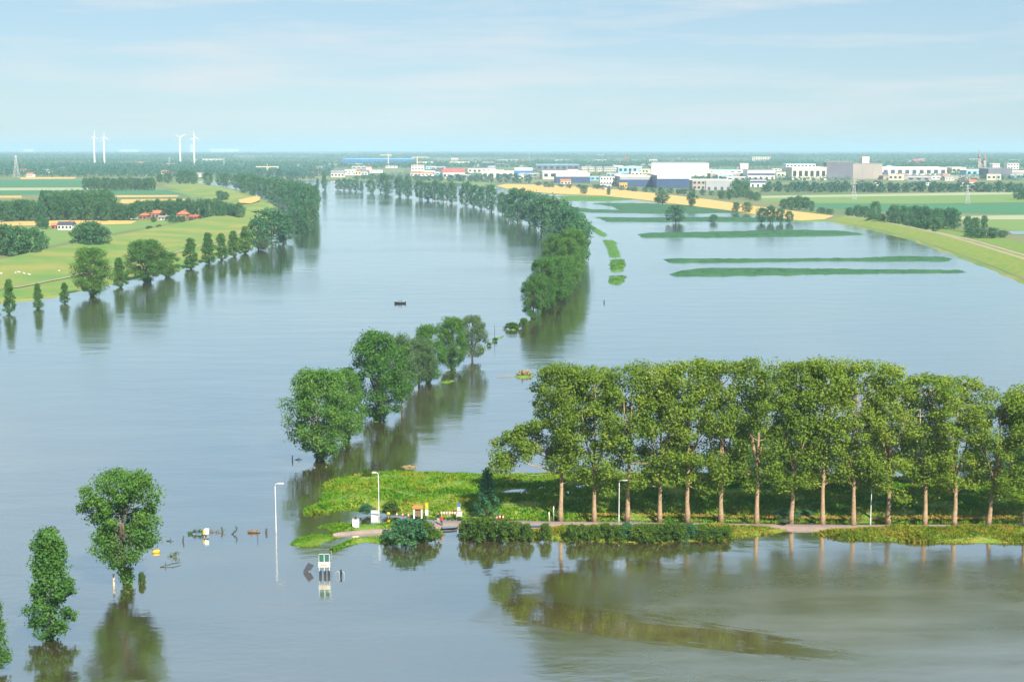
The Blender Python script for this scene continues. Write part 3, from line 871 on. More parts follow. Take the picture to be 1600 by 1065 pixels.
for x, yb, yt, w in [(382, 303, 272, 18), (396, 306, 274, 18), (392, 300, 270, 15), (408, 309, 276, 18), (420, 313, 279, 18), (432, 318, 281, 19), (444, 322, 283, 19), (455, 327, 284, 19), (466, 333, 286, 20), (477, 340, 289, 21), (488, 348, 291, 21),
                     (428, 302, 276, 16), (442, 306, 279, 16), (456, 311, 281, 16), (470, 318, 284, 17), (482, 326, 287, 17), (492, 334, 290, 16), (460, 342, 316, 18)]:
    tree_px('bank_tree', 'far_round', x, yb, yt, w * 1.2, 'tree in the thick flooded stand inside the river bend', 'thick flooded stand of trees inside the bend', sink=.3)

# farmland trees beyond the near bank
G = 'farmland trees beyond the dike'
def wood(lst, label, group, kind='far_round', ws=1.1, z=GZ):
    for x, yb, yt, w in lst: tree_px('field_tree', kind, x, yb, yt, w * ws, label, group, z=z)
wood([(-14, 398, 350, 36), (8, 399, 351, 34), (30, 402, 354, 34), (50, 402, 356, 34), (64, 396, 362, 22)], 'tree in the dark clump beside the brook at the dike foot', 'clump beside the brook')
wood([(128, 386, 351, 34), (144, 388, 346, 38), (158, 386, 355, 30)], 'bushy tree in the triangular clump next to the brook', 'triangular clump next to the brook')
wood([(62, 356, 338, 15), (71, 358, 341, 14)], 'tree shading the white house in the fields', 'trees by the white house')
tl = []
for i in range(30):
    x = -6 + i * 7.4 + random.uniform(-2, 2)
    tl.append((x, 345 + random.uniform(-1.5, 1), (313 if x < 70 else 301 if x < 175 else 318) + random.uniform(-2.5, 3), 17 + random.uniform(-3, 4)))
for i in range(10):
    x = 70 + i * 11
    tl.append((x, 336 + random.uniform(-3, 1), 299 + random.uniform(-2, 3), 18))
wood(tl, 'tree in the long wood behind the wheat strip', 'long wood behind the wheat strip')
wood([(x + random.uniform(-2, 2), 341 + random.uniform(-1, 1.5), (312 if x < 352 else 317) + random.uniform(-2, 3), 16) for x in range(216, 380, 8)], 'tree in the dark wood behind the farmhouses', 'dark wood behind the farmhouses')
wood([(x + random.uniform(-1, 1), 297.5 + random.uniform(-.5, .5), 278 + random.uniform(-1, 1.5), 11) for x in range(134, 242, 7)], 'tree in the blocky plantation on the green fields', 'blocky plantation on the fields')
wood([(344, 315, 298, 15), (352, 314, 300, 12)], 'tree of the pair on the slope of the winding dike', 'pair of trees on the dike slope')
wood([(234, 360, 353, 12), (249, 357, 351, 9)], 'small bush in the green meadow', 'small bushes in the meadow')
wood([(282, 288, 266, 14), (292, 289, 265, 15), (303, 289, 267, 12), (325, 290, 268, 15), (345, 291, 272, 14), (354, 292, 270, 14), (368, 294, 273, 13), (376, 297, 270, 15), (262, 286, 270, 14), (250, 285, 272, 12)],
     'tree in the broken line beyond the winding dike', 'broken tree line beyond the winding dike')
# polder and industrial side
wood([(1056, 348, 321, 28)], 'lone bushy tree on the flooded crop strip', None, z=.2)
wood([(1115, 346, 335, 12), (1190, 348, 325, 17), (1204, 348, 322, 16), (1219, 348, 326, 16), (1233, 348, 330, 12)], 'tree at the end of the flooded crop strip', 'trees at the end of the crop strip', z=.2)
wood([(912, 303, 291, 11), (951, 305, 294, 6), (1035, 317, 298, 22), (1028, 316, 308, 14), (1081, 322, 301, 17), (1150, 331, 316, 12), (1167, 332, 316, 15)], 'tree growing on the wheat-covered dike', 'trees on the wheat-covered dike')
wood([(1225, 327, 311, 14), (1236, 328, 308, 15), (1248, 328, 306, 16), (1259, 328, 308, 14), (1268, 330, 314, 10), (1284, 333, 324, 14), (1296, 335, 326, 12)], 'tree in the clump between wheat and green fields', 'clump between wheat and green fields')
wood([(1327, 339, 324, 14), (1340, 340, 321, 15), (1352, 340, 322, 14), (1368, 344, 315, 17), (1362, 350, 332, 16), (1376, 352, 334, 16)], 'tree in the small grove near the dike bend', 'small grove near the dike bend')
wood([(x + random.uniform(-2, 2), 353 + (x - 1390) * .05 + random.uniform(-2, 2), 321 + (x - 1390) * .06 + random.uniform(-2, 2), 17) for x in range(1392, 1496, 9)] + [(1428, 360, 342, 18), (1444, 361, 343, 18), (1462, 362, 340, 20)], 'tree in the big dark grove behind the dike', 'big dark grove behind the dike')
wood([(1512, 362, 338, 14), (1524, 364, 340, 15), (1538, 360, 337, 10), (1516, 370, 356, 20), (1532, 372, 357, 22), (1550, 372, 356, 22), (1566, 371, 360, 16)], 'tree in the low grove by the pond behind the dike', 'low grove by the pond')
wood([(1592, 312, 294, 16), (1604, 312, 292, 16)], 'dark tree on the field corner', 'dark trees on the field corner')
wood([(x + random.uniform(-3, 3), 300 + random.uniform(-1.5, 1), 286 + random.uniform(-3, 2), 12) for x in range(1196, 1600, 8)], 'tree in the belt between fields and warehouses', 'belt between fields and warehouses', 'distant')
wood([(1152, 309, 281, 22), (1162, 308, 282, 20), (1140, 312, 296, 12), (1128, 311, 298, 14), (1172, 312, 298, 14), (1182, 314, 300, 12)], 'round tree beside the grey warehouse', 'round trees beside the grey warehouse')
wood([(x + random.uniform(-4, 4), 290.5 + (x - 830) * .055 + random.uniform(-1, .5), 284 + (x - 830) * .05 + random.uniform(-2, 1.5), 10) for x in range(838, 1130, 13)], 'tree in front of the long warehouses', 'trees in front of the long warehouses', 'distant')
wood([(x + random.uniform(-3, 3), 281.5 + (x - 600) * .02 + random.uniform(-.6, .4), 273 + random.uniform(-1.5, 1.5), 11) for x in range(560, 835, 11)], 'tree on the strip between river and town', 'trees between river and town', 'distant')
wood([(404, 280, 264, 14), (420, 281, 266, 14), (436, 281, 264, 13), (452, 281, 268, 13), (462, 281, 266, 12), (474, 280, 270, 10), (486, 280, 271, 10)], 'tree at the top of the river bend', 'trees at the top of the bend', 'distant')

# far woods reading as one dark mass
def forest(name, label, X, Y, hmin, hmax, wmul, nc=26, card=4.0, seed=5, mat=None):
    g = np.random.default_rng(seed)
    N = len(X)
    h = g.uniform(hmin, hmax, N)
    w = h * wmul * g.uniform(.7, 1.3, N)
    C = np.c_[X, Y, GZ + h * .5]
    R = np.c_[w * .5, w * .5, h * .5]
    V, Q = cards(C, R, nc, card, seed)
    V[:, 2] = np.maximum(V[:, 2], GZ)
    return tag(link(name, fast_mesh(name, V, Q, mat or M['leaf_far'])), label, 'wood', kind='stuff')

def scatter_px(x0, x1, y0, y1, n, seed):
    """random places spread evenly over the picture rows y0..y1 of the plain"""
    g = np.random.default_rng(seed)
    a, b = g.uniform(x0, x1, n), g.uniform(y0, y1, n)
    pts = [P(x, y, GZ) for x, y in zip(a, b)]
    return np.array([p.x for p in pts]), np.array([p.y for p in pts])

def lines_px(x0, x1, y0, y1, rows, n, seed, jit=.3):
    g = np.random.default_rng(seed)
    xs, ys = [], []
    for r in range(rows):
        y = g.uniform(y0, y1)
        a = g.uniform(x0, x1 - 60); L = g.uniform(60, 320)
        k = int(n * L / 200)
        sl_ = g.uniform(-.006, .006)
        for i in range(k):
            x = a + L * i / k + g.uniform(-1, 1)
            if x < x0 or x > x1: continue
            p = P(x, y + (x - a) * sl_ + g.normal() * jit * .4, GZ)
            xs.append(p.x); ys.append(p.y)
    return np.array(xs), np.array(ys)

X, Y = lines_px(-500, 2100, 246, 263, 120, 60, 21)
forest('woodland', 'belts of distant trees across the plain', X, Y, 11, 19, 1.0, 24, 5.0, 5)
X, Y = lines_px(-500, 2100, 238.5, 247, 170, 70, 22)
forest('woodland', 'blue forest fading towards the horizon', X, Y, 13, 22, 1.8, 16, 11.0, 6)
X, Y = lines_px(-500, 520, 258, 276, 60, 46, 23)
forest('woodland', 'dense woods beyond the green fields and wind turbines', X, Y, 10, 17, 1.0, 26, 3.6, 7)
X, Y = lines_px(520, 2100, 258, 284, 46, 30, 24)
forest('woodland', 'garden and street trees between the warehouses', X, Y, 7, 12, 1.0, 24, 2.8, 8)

# ------------------------------------------------------------------ buildings
def building(name, x0, x1, yt, yb, depth, wall, roof, label, style='flat', wins=4, rows=1, docks=0, rz=0.0, band=None, group=None, glassy='glass', side=None, cat='building'):
    p = P((x0 + x1) / 2, yb, GZ)
    k = ppm(p)
    w = (x1 - x0) / k
    h = ztop(p, yt) - GZ
    o = empty(name, p, rz)
    tag(o, label, cat, group)
    hw = h if style == 'flat' else h * .62
    MB().box((0, depth / 2, hw / 2 - .4), (w, depth, hw + .8)).build('wall', M[wall], o)
    if style == 'flat':
        m = MB().box((0, depth / 2, h + .25), (w + .8, depth + .8, .5))
        m.box((0, .0, h + .7), (w + .8, .5, .8)); m.box((0, depth, h + .7), (w + .8, .5, .8))
        m.build('roof', M[roof], o)
    else:
        m = MB()
        e = .6
        A = [(-w / 2 - e, -e, hw), (w / 2 + e, -e, hw), (w / 2 + e, depth + e, hw), (-w / 2 - e, depth + e, hw)]
        if style == 'gable':                       # ridge along the front
            B = [(-w / 2 - e, depth / 2, h), (w / 2 + e, depth / 2, h)]
            m.face([A[0], A[1], B[1], B[0]]).face([A[2], A[3], B[0], B[1]]).face([A[1], A[2], B[1]]).face([A[3], A[0], B[0]]).face(A[::-1])
        else:                                      # gable end faces the river
            B = [(0, -e, h), (0, depth + e, h)]
            m.face([A[0], A[1], B[0]]).face([A[1], A[2], B[1], B[0]]).face([A[2], A[3], B[1]]).face([A[3], A[0], B[0], B[1]]).face(A[::-1])
        r_ = m.build('roof', M[roof], o)
        if w < 40: MB().box((w * .22, depth * .5, h + .2), (.9, .9, 2.0)).build('chimney', M['brick'], r_)
    if band:                                       # a coloured lower or upper course
        MB().box((0, -.15, hw * band[1]), (w * .98, .3, hw * band[2])).build('wall_band', M[band[0]], o)
    if wins:
        ww = w / wins * .55
        wh = hw / rows * .42
        me = MB().box((0, 0, 0), (ww, .25, wh)).mesh('window', M[glassy])
        for r in range(rows):
            for i in range(wins):
                link('window', me, o, (-w / 2 + w * (i + .5) / wins, -.32, hw * (r + .55) / rows))
    if docks:
        me = MB().box((0, 0, 0), (w / docks * .4, .3, min(4.5, hw * .5))).mesh('door', M['roof_dark'])
        for i in range(docks):
            link('door', me, o, (-w / 2 + w * (i + .5) / docks, -.34, min(4.5, hw * .5) / 2))
    return o, w, h, p

B = building
# the big halls
o, w, h, p = B('high_bay_warehouse', 1018, 1107, 255, 275.5, 130, 'white', 'grey', 'huge white windowless high-bay warehouse towering over the low sheds', wins=0, rz=-.10)
for i in range(6): MB().box((-w / 2 + w * (i + .5) / 6, -.12, h / 2), (w / 6 - .5, .24, h - 2)).build('cladding_panel', M['white'], o)
MB().box((-w / 2 - .2, 65, h / 2), (.4, 129, h - 1)).build('side_shade_panel', M['grey'], o)  # grey laid over the white side wall, its shade put in as colour
o, w, h, p = B('silo_building', 1291, 1332, 254, 281, 60, 'slate', 'roof_grey', 'dark slate-grey windowless tower block beside the taupe one', wins=0, rz=-.12)
for i in range(4): MB().box((-w / 2 + w * (i + .5) / 4, -.15, h / 2), (w / 4 - .6, .3, h - 2)).build('cladding_panel', M['slate'], o)
o, w, h, p = B('silo_building', 1332, 1378, 256, 280, 50, 'taupe', 'roof_grey', 'taupe windowless block topped by a cream lift house', wins=0, rz=-.05)
MB().box((-w * .05, 14, h + 7), (w * .24, 16, 14)).build('lift_house', M['cream'], o)
for i in range(3): MB().box((-w / 2 + w * (i + .5) / 3, -.15, h / 2), (w / 3 - .6, .3, h - 2)).build('cladding_panel', M['taupe'], o)
B('warehouse', 1378, 1479, 262, 276, 60, 'cream', 'white', 'long cream hall with a row of dark arched openings', wins=9, glassy='navy', docks=5)
B('warehouse', 1380, 1530, 275, 280.5, 40, 'taupe', 'roof_grey', 'long low taupe shed in front of the cream arched hall', wins=0, docks=9)
B('warehouse', 1487, 1509, 262, 270, 40, 'cream', 'white', 'short cream hall with a white roof behind the arched hall', wins=3)
B('warehouse', 1510, 1545, 266, 275, 50, 'ltblue', 'white', 'pale blue shed with white roof below the twin-towered church', wins=4)
B('warehouse', 1544, 1581, 264, 279, 60, 'slate', 'roof_grey', 'dark grey hall below two white blocks', wins=0, docks=4)
B('office_block', 1551, 1562, 256, 264.5, 30, 'white', 'white', 'small white office block with windows above the dark grey hall', wins=3, rows=2)
B('office_block', 1574, 1592, 255, 264.5, 30, 'white', 'roof_grey', 'wide white office block at the edge of town', wins=4, rows=2)
B('warehouse', 1580, 1640, 268, 278, 50, 'taupe', 'white', 'beige shed with white roof beside the dark grey hall', wins=0, docks=4)
B('house', 1499, 1513, 281, 291, 12, 'cream', 'roof_dark', 'cream farmhouse among trees at the field edge', 'gable', 3)
B('house', 1515, 1526, 281, 290, 12, 'white', 'tile', 'white house with orange roof beside the cream farmhouse', 'gable', 3)
for x in (1306, 1345, 1367, 1447): B('house', x, x + 7, 282, 289.5, 11, 'white', 'roof_dark', 'small white house half hidden in the tree belt', 'end', 2, group='white houses in the tree belt')
# sheds right of the high-bay hall
B('silo_building', 1157, 1169, 256, 268, 22, 'white', 'white', 'white square silo block among blue-grey sheds', wins=0, docks=1)
B('apartment_block', 1175, 1204, 245, 252.5, 40, 'cream', 'roof_grey', 'far cream apartment block with rows of windows', wins=8, rows=3)
B('warehouse', 1108, 1160, 266, 273, 60, 'white', 'ltblue', 'white shed with light blue roof beside the high-bay warehouse', wins=5)
B('warehouse', 1168, 1211, 266, 280, 60, 'white', 'roof_grey', 'white shed with a dark window band', wins=0, docks=5, band=('navy', .55, .22))
B('office_block', 1228, 1274, 256.5, 268, 40, 'white', 'ltblue', 'stepped white office building behind cream sheds', wins=8, rows=2)
B('warehouse', 1237, 1291, 262, 282, 60, 'cream', 'white', 'large cream shed next to the dark slate tower block', wins=6, docks=4)
B('warehouse', 1172, 1197, 281, 292, 40, 'white', 'roof_dark', 'low white shed behind the round trees', wins=0, docks=3, band=('navy', .72, .3))
B('warehouse', 1103, 1143, 282, 297, 40, 'grey', 'white', 'grey shed with a pale roof near the wheat dike', wins=0, docks=4)
B('warehouse', 1082, 1102, 282, 297, 40, 'taupe', 'white', 'beige office cube joined to the grey shed', wins=3, rows=2)
B('warehouse', 1026, 1080, 274, 294, 90, 'navy', 'white', 'navy blue shed below the high-bay warehouse', wins=0, docks=4, band=('white', .86, .24))
B('warehouse', 968, 1018, 276, 292, 80, 'navy', 'white', 'navy blue shed with a broad white fascia', wins=0, docks=3, band=('grey', .84, .28))
B('office_block', 938, 965, 276, 290, 30, 'white', 'roof_grey', 'white office with two rows of dark windows', wins=6, rows=2)
B('warehouse', 868, 922, 271, 286, 80, 'navy', 'white', 'long navy shed with cream fascia', wins=0, docks=3, band=('cream', .82, .32))
B('warehouse', 848, 910, 268.5, 280, 60, 'cream', 'white', 'cream shed behind the long navy shed', wins=6)
B('warehouse', 876, 892, 280, 288.5, 20, 'cream', 'tile', 'small cream house with orange roof in front of the navy shed', 'gable', 3)
B('container_stack', 968, 980, 287, 294.5, 10, 'paint_yellow', 'paint_yellow', 'yellow containers standing by the white office', wins=3, glassy='navy', cat='containers')
B('warehouse', 938, 955, 288, 295.5, 15, 'white', 'roof_grey', 'low white garage in front of the white office', wins=3)
B('warehouse', 838, 905, 257.5, 267, 70, 'slate', 'ltblue', 'long slate shed with pale blue roof at the town edge', wins=7)
B('warehouse', 966, 1003, 261, 270.5, 50, 'ltblue', 'white', 'light blue shed just beside the high-bay warehouse', wins=5)
for x in (909, 920, 932, 944, 953): B('house', x, x + 9, 260, 268, 14, 'cream', 'roof_grey', 'cream terraced house in the town row', 'gable', 3, group='cream terraced houses')
B('warehouse', 1110, 1170, 271, 279, 50, 'taupe', 'white', 'taupe shed with white roof below the white silo block', wins=0, docks=6)
# town
B('warehouse', 535, 645, 248.5, 257, 120, 'blue', 'ltblue', 'very long bright blue factory hall', wins=0, docks=8)
B('warehouse', 545, 590, 256, 260, 30, 'cream', 'white', 'low cream shed in front of the bright blue hall', wins=6)
B('office_block', 643, 662, 258, 270, 30, 'white', 'tile', 'white office block under the tower crane', wins=4, rows=3)
B('warehouse', 641, 676, 268.5, 275, 25, 'white', 'tile', 'low white shed with orange roof below the office block', 'gable', 6)
B('warehouse', 692, 726, 264, 279, 40, 'white', 'red_roof', 'white hall with a bright red roof', 'gable', 5)
B('warehouse', 651, 676, 253.5, 259, 40, 'cream', 'white', 'cream shed right behind the tower crane', wins=5)
B('warehouse', 702, 733, 253.5, 259, 40, 'cream', 'white', 'cream shed behind the red-roofed hall', wins=6)
B('warehouse', 731, 774, 263.5, 270, 50, 'white', 'roof_grey', 'white shed with grey roof next to the red-roofed hall', wins=6)
B('warehouse', 753, 803, 268.5, 279, 50, 'cream', 'white', 'cream white shed nearest the riverside trees', wins=5, docks=3)
B('warehouse', 804, 832, 263.5, 276, 50, 'blue', 'white', 'deep blue shed with a white top course', wins=0, docks=2, band=('white', .88, .24))
B('warehouse', 754, 773, 254, 261, 40, 'navy', 'cream', 'navy shed with a cream roof edge', wins=3)
B('apartment_block', 788, 811, 249.5, 256, 30, 'cream', 'roof_grey', 'cream apartment block in the far town', wins=6, rows=2)
B('house', 816, 829, 250, 256, 20, 'cream', 'tile', 'orange-roofed building beside a thin mast', 'gable', 3)
B('house', 517, 538, 266.5, 277, 14, 'cream', 'roof_grey', 'cream house on the far river bank', 'gable', 4)
B('house', 555, 564, 264, 274, 14, 'cream', 'tile', 'cream house with orange roof above the far shore trees', 'end', 2)
B('house', 565, 574, 265, 274, 14, 'white', 'roof_grey', 'white house with grey roof above the far shore trees', 'end', 2)
B('house', 479, 500, 268, 274, 14, 'cream', 'tile', 'long low farm with orange roof at the top of the bend', 'gable', 5)
B('house', 1427, 1443, 249, 255, 30, 'red_roof', 'red_roof', 'far building with a bright red roof', 'gable', 3)
B('warehouse', 328, 372, 232.8, 237.4, 200, 'white', 'white', 'pale factory on the horizon beyond the wind turbines', wins=0, docks=4)
B('storage_tank', 297, 303, 226, 238, 60, 'white', 'white', 'white storage block on the horizon by the wind turbines', wins=0, docks=1)
B('warehouse', 186, 216, 233.5, 237.5, 200, 'white', 'white', 'pale low factory on the horizon between the turbine pairs', wins=0, docks=3)
B('warehouse', 36, 52, 232.8, 237.5, 200, 'white', 'white', 'pale factory on the horizon beyond the mast', wins=0, docks=2)
B('warehouse', 246, 270, 256, 260, 30, 'tile', 'white', 'low orange shed beyond the broken tree line', wins=3)
B('warehouse', 316, 345, 249, 253, 40, 'cream', 'white', 'cream shed beside the wind turbines', wins=4)
# farms in the fields
B('farmhouse', 90, 113, 346.5, 359, 9, 'white', 'roof_dark', 'white farmhouse with dark roof in the wheat strip', 'gable', 4)
B('barn', 80, 93, 349, 358, 8, 'brick', 'tile', 'brick barn next to the white farmhouse', 'gable', 2)
B('farmhouse', 231, 249, 329, 341.5, 12, 'brick', 'tile', 'brick farmhouse with orange roof before the dark wood', 'gable', 3)
B('barn', 217, 229, 333, 343, 10, 'brick', 'tile', 'brick barn beside the orange-roofed farmhouse', 'end', 2)
B('barn', 203, 211, 334, 342.5, 10, 'white', 'tile', 'small white barn with orange roof at the wood edge', 'end', 1)
B('farmhouse', 276, 291, 329.5, 344, 12, 'brick', 'tile', 'steep-roofed brick farmhouse with trees at its walls', 'end', 2)
B('barn', 292, 308, 336, 343, 10, 'brick', 'red_roof', 'long low brick barn with a red roof', 'gable', 3)
B('barn', 247, 262, 337, 344, 9, 'cream', 'roof_grey', 'cream shed between the two brick farms', 'gable', 3)
for x, yb, yt, w in [(240, 347, 339, 10), (270, 348, 336, 16), (284, 347, 338, 16), (299, 346, 340, 9), (262, 345, 338, 10)]:
    tree_px('garden_tree', 'far_round', x, yb, yt, w, 'garden tree in front of the brick farms', 'garden trees of the farms', z=GZ)
B('shed', 456, 465, 319, 325, 6, 'brick', 'tile', 'small orange shed at the water beyond the bank trees', 'gable', 1)

# small houses and sheds filling the town and the far villages, copied from a few built ones
def small_house(wall, roof, w, d, h, style):
    o = empty('house', (0, 0, 0))
    hw = h * (.6 if style == 'gable' else .92)
    MB().box((0, d / 2, hw / 2 - .3), (w, d, hw + .6)).build('wall', M[wall], o)
    m = MB(); e = .4
    if style == 'gable':
        A = [(-w / 2 - e, -e, hw), (w / 2 + e, -e, hw), (w / 2 + e, d + e, hw), (-w / 2 - e, d + e, hw)]; Bq = [(-w / 2 - e, d / 2, h), (w / 2 + e, d / 2, h)]
        m.face([A[0], A[1], Bq[1], Bq[0]]).face([A[2], A[3], Bq[0], Bq[1]]).face([A[1], A[2], Bq[1]]).face([A[3], A[0], Bq[0]]).face(A[::-1])
    else: m.box((0, d / 2, hw + (h - hw) / 2), (w + e, d + e, h - hw))
    m.build('roof', M[roof], o)
    me = MB().box((0, 0, 0), (w * .16, .2, hw * .35)).mesh('window', M['glass'])
    for i in range(3): link('window', me, o, (-w * .33 + w * .33 * i, -.25, hw * .55))
    return o
HL = [('cream terrace house with a grey roof in the town', 'cream', 'roof_grey', 22, 10, 9, 'gable'), ('white house with an orange roof in the town', 'white', 'tile', 16, 10, 9, 'gable'), ('small white shed with a flat roof in the town', 'white', 'grey', 34, 18, 7, 'flat'),
      ('brick house with a dark roof in the town', 'brick', 'roof_dark', 14, 10, 10, 'gable'), ('pale grey shed with a flat roof in the town', 'grey', 'white', 42, 20, 8, 'flat'), ('small cream block with a white flat roof in the town', 'cream', 'white', 26, 16, 11, 'flat'), ('light blue shed with a white roof in the town', 'ltblue', 'white', 30, 16, 8, 'flat')]
gh = np.random.default_rng(77)
for v, (lab, wl_, rf_, w_, d_, h_, st_) in enumerate(HL):
    proto = small_house(wl_, rf_, w_, d_, h_, st_)
    kids = list(proto.children)
    spots = [(gh.uniform(700, 1600), gh.uniform(251, 283)) for _ in range(14)] + [(gh.uniform(500, 700), gh.uniform(256, 276)) for _ in range(3)]
    if st_ == 'gable': spots += [(gh.uniform(0, 470), gh.uniform(247, 277)) for _ in range(6)]
    for q, (x, y) in enumerate(spots):
        p = P(x, y, GZ)
        if q == 0: o = proto
        else:
            o = proto.copy(); COL.objects.link(o)
            for c in kids:
                c2 = c.copy(); COL.objects.link(c2); c2.parent = o
        o.location = p
        o.rotation_euler = (0, 0, gh.uniform(-.5, .5))
        o.scale = (1, 1, 1) if y > 256 else (1.3, 1.3, 1.3)
        tag(o, lab if x > 480 else lab.replace('in the town', 'in the far villages'), 'house' if st_ == 'gable' else 'shed', ('small houses' if st_ == 'gable' else 'small sheds') + (' scattered over town' if x > 480 else ' scattered over the far villages'))

def church(px, yb, ytop, label, wall, roof, twin=True):
    p = P(px, yb, GZ)
    h = ztop(p, ytop)
    o = empty('church', p)
    tag(o, label, 'church')
    s = h / 70.0
    MB().box((0, 0, 16 * s), (9 * s, 9 * s, 34 * s)).build('tower', M[wall], o)
    MB().lathe([(6.0 * s, 33 * s), (4.0 * s, 42 * s), (1.6 * s, 56 * s), (.15, 70 * s)], n=8).build('spire', M[roof], o)
    if twin:
        t = MB().box((22 * s, 6, 13 * s), (9 * s, 9 * s, 28 * s)).build('tower', M[wall], o)
        MB().lathe([(6 * s, 27 * s), (3.6 * s, 36 * s), (.15, 50 * s)], (22 * s, 6, 0), n=8).build('spire', M[roof], o)
    w, d, hw = 34 * s, 16 * s, 12 * s
    MB().box((11 * s, 20 * s, hw / 2 - .4), (w, d * 1.5, hw + .8)).build('wall', M[wall], o)
    m = MB()
    x0, x1, y0, y1 = 11 * s - w / 2 - .5, 11 * s + w / 2 + .5, 20 * s - d * .75 - .5, 20 * s + d * .75 + .5
    ym = (y0 + y1) / 2
    m.face([(x0, y0, hw), (x1, y0, hw), (x1, ym, hw * 1.8), (x0, ym, hw * 1.8)]).face([(x1, y1, hw), (x0, y1, hw), (x0, ym, hw * 1.8), (x1, ym, hw * 1.8)])
    m.face([(x0, y0, hw), (x0, ym, hw * 1.8), (x0, y1, hw)]).face([(x1, y0, hw), (x1, y1, hw), (x1, ym, hw * 1.8)])
    m.build('roof', M[roof], o)
    me = MB().box((0, 0, 0), (1.6 * s, .3, 6 * s)).mesh('window', M['glass'])
    for i in range(5): link('window', me, o, (x0 + (x1 - x0) * (i + .5) / 5, y0 + .3, hw * .55))
    link('window', me, o, (0, -4.6 * s, 25 * s))
church(1529.5, 262, 231.5, 'tall twin-towered church with pointed spires at the town edge', 'taupe', 'brick')
church(977, 256, 240, 'smaller reddish church with two stumpy towers behind the high-bay warehouse', 'brick', 'tile')

def turbine(px, yb, yhub, az, ph, label):
    p = P(px, yb, GZ)
    h = ztop(p, yhub)
    o = empty('wind_turbine', p)
    tag(o, label, 'wind turbine', None)
    MB().lathe([(3.4, -1), (3.2, 2), (2.4, h * .5), (1.7, h)], n=14).build('tower', M['paint_white'], o)
    nac = MB().box((0, 2.5, h + 1.6), (4, 11, 4)).build('nacelle', M['paint_white'], o)
    nac.rotation_euler = (0, 0, az)
    hub = MB().tube([(0, -3.2, h + 1.6), (0, -4.6, h + 1.6), (0, -6, h + 1.6)], [1.8, 1.6, .3], 10).build('hub', M['paint_white'], o)
    hub.rotation_euler = (0, 0, az)
    for k in range(3):
        a = ph + k * 2 * math.pi / 3
        m = MB()
        prof = [(0, 1.0), (3, 1.5), (8, 1.4), (16, .9), (23, .35)]
        u = Vector((math.cos(a), 0, math.sin(a))); v = Vector((-math.sin(a), 0, math.cos(a)))
        pts = []
        for r, c in prof:
            b = Vector((0, -4.6, h + 1.6)) + u * r
            pts.append([b - v * c * .4 + Vector((0, -.25, 0)), b + v * c * .6 + Vector((0, -.05, 0)), b + v * c * .6 + Vector((0, .15, 0)), b - v * c * .4 + Vector((0, .35, 0))])
        for q, s_ in zip(pts, pts[1:]):
            for j in range(4): m.face([q[j], q[(j + 1) % 4], s_[(j + 1) % 4], s_[j]])
        m.face(pts[-1])
        bl = m.build('blade', M['paint_white'], o)
        bl.rotation_euler = (0, 0, az)
turbine(148, 258, 214.5, .9, 1.5, 'white wind turbine above the blocky plantation, the taller of its pair')
turbine(163.5, 259, 216, .95, 1.7, 'white wind turbine above the blocky plantation, the shorter of its pair')
turbine(282, 259, 215.5, .5, .5, 'white wind turbine standing clear of the storage block')
turbine(304, 260, 215, .5, 1.62, 'white wind turbine right in front of the storage block')

def pylon(px, yb, yt, label, arms=2, group=None):
    p = P(px, yb, GZ)
    h = ztop(p, yt) - GZ
    o = empty('power_pylon', p)
    tag(o, label, 'pylon', group)
    b = h * .11
    t = h * .018
    m = MB()
    r = max(.16, h * .006)
    N = 7
    def c(sx, sy, f):
        w = b * (1 - f) ** 1.3 + t
        return Vector((sx * w, sy * w, h * f))
    for sx in (-1, 1):
        for sy in (-1, 1):
            m.tube([c(sx, sy, k / N) - Vector((0, 0, .5 if k == 0 else 0)) for k in range(N + 1)], r, 4)
    for k in range(N):
        for (a, e) in (((-1, -1), (1, -1)), ((1, -1), (1, 1)), ((1, 1), (-1, 1)), ((-1, 1), (-1, -1))):
            m.tube([c(*a, k / N), c(*e, (k + 1) / N)], r * .6, 4, cap=False)
            m.tube([c(*e, k / N), c(*a, (k + 1) / N)], r * .6, 4, cap=False)
    m.build('lattice', M['metal'], o)
    for j in range(arms):
        z = h * (.97 - .16 * j)
        L = h * (.16 + .04 * j)
        a = MB().tube([(-L, 0, z), (0, 0, z + h * .03), (L, 0, z)], r, 4).tube([(-L, 0, z), (0, 0, z - h * .02), (L, 0, z)], r, 4)
        a.build('cross_arm', M['metal'], o)
        for s in (-1, 1): MB().tube([(s * L, 0, z), (s * L, 0, z - h * .06)], r * .8, 4).build('insulator', M['grey'], o)
pylon(1334, 312, 281, 'steel power pylon before the taupe block')
pylon(1511, 319, 289, 'steel power pylon in the field below the church')
pylon(265, 262, 246, 'far steel pylon between the pairs of wind turbines', 1)
pylon(350, 262, 247, 'far steel pylon beyond the winding dike', 1)
pylon(26, 278, 243, 'tall lattice mast at the edge of the green fields', 0)
pylon(827, 257, 239, 'thin mast beside the orange-roofed building', 0)

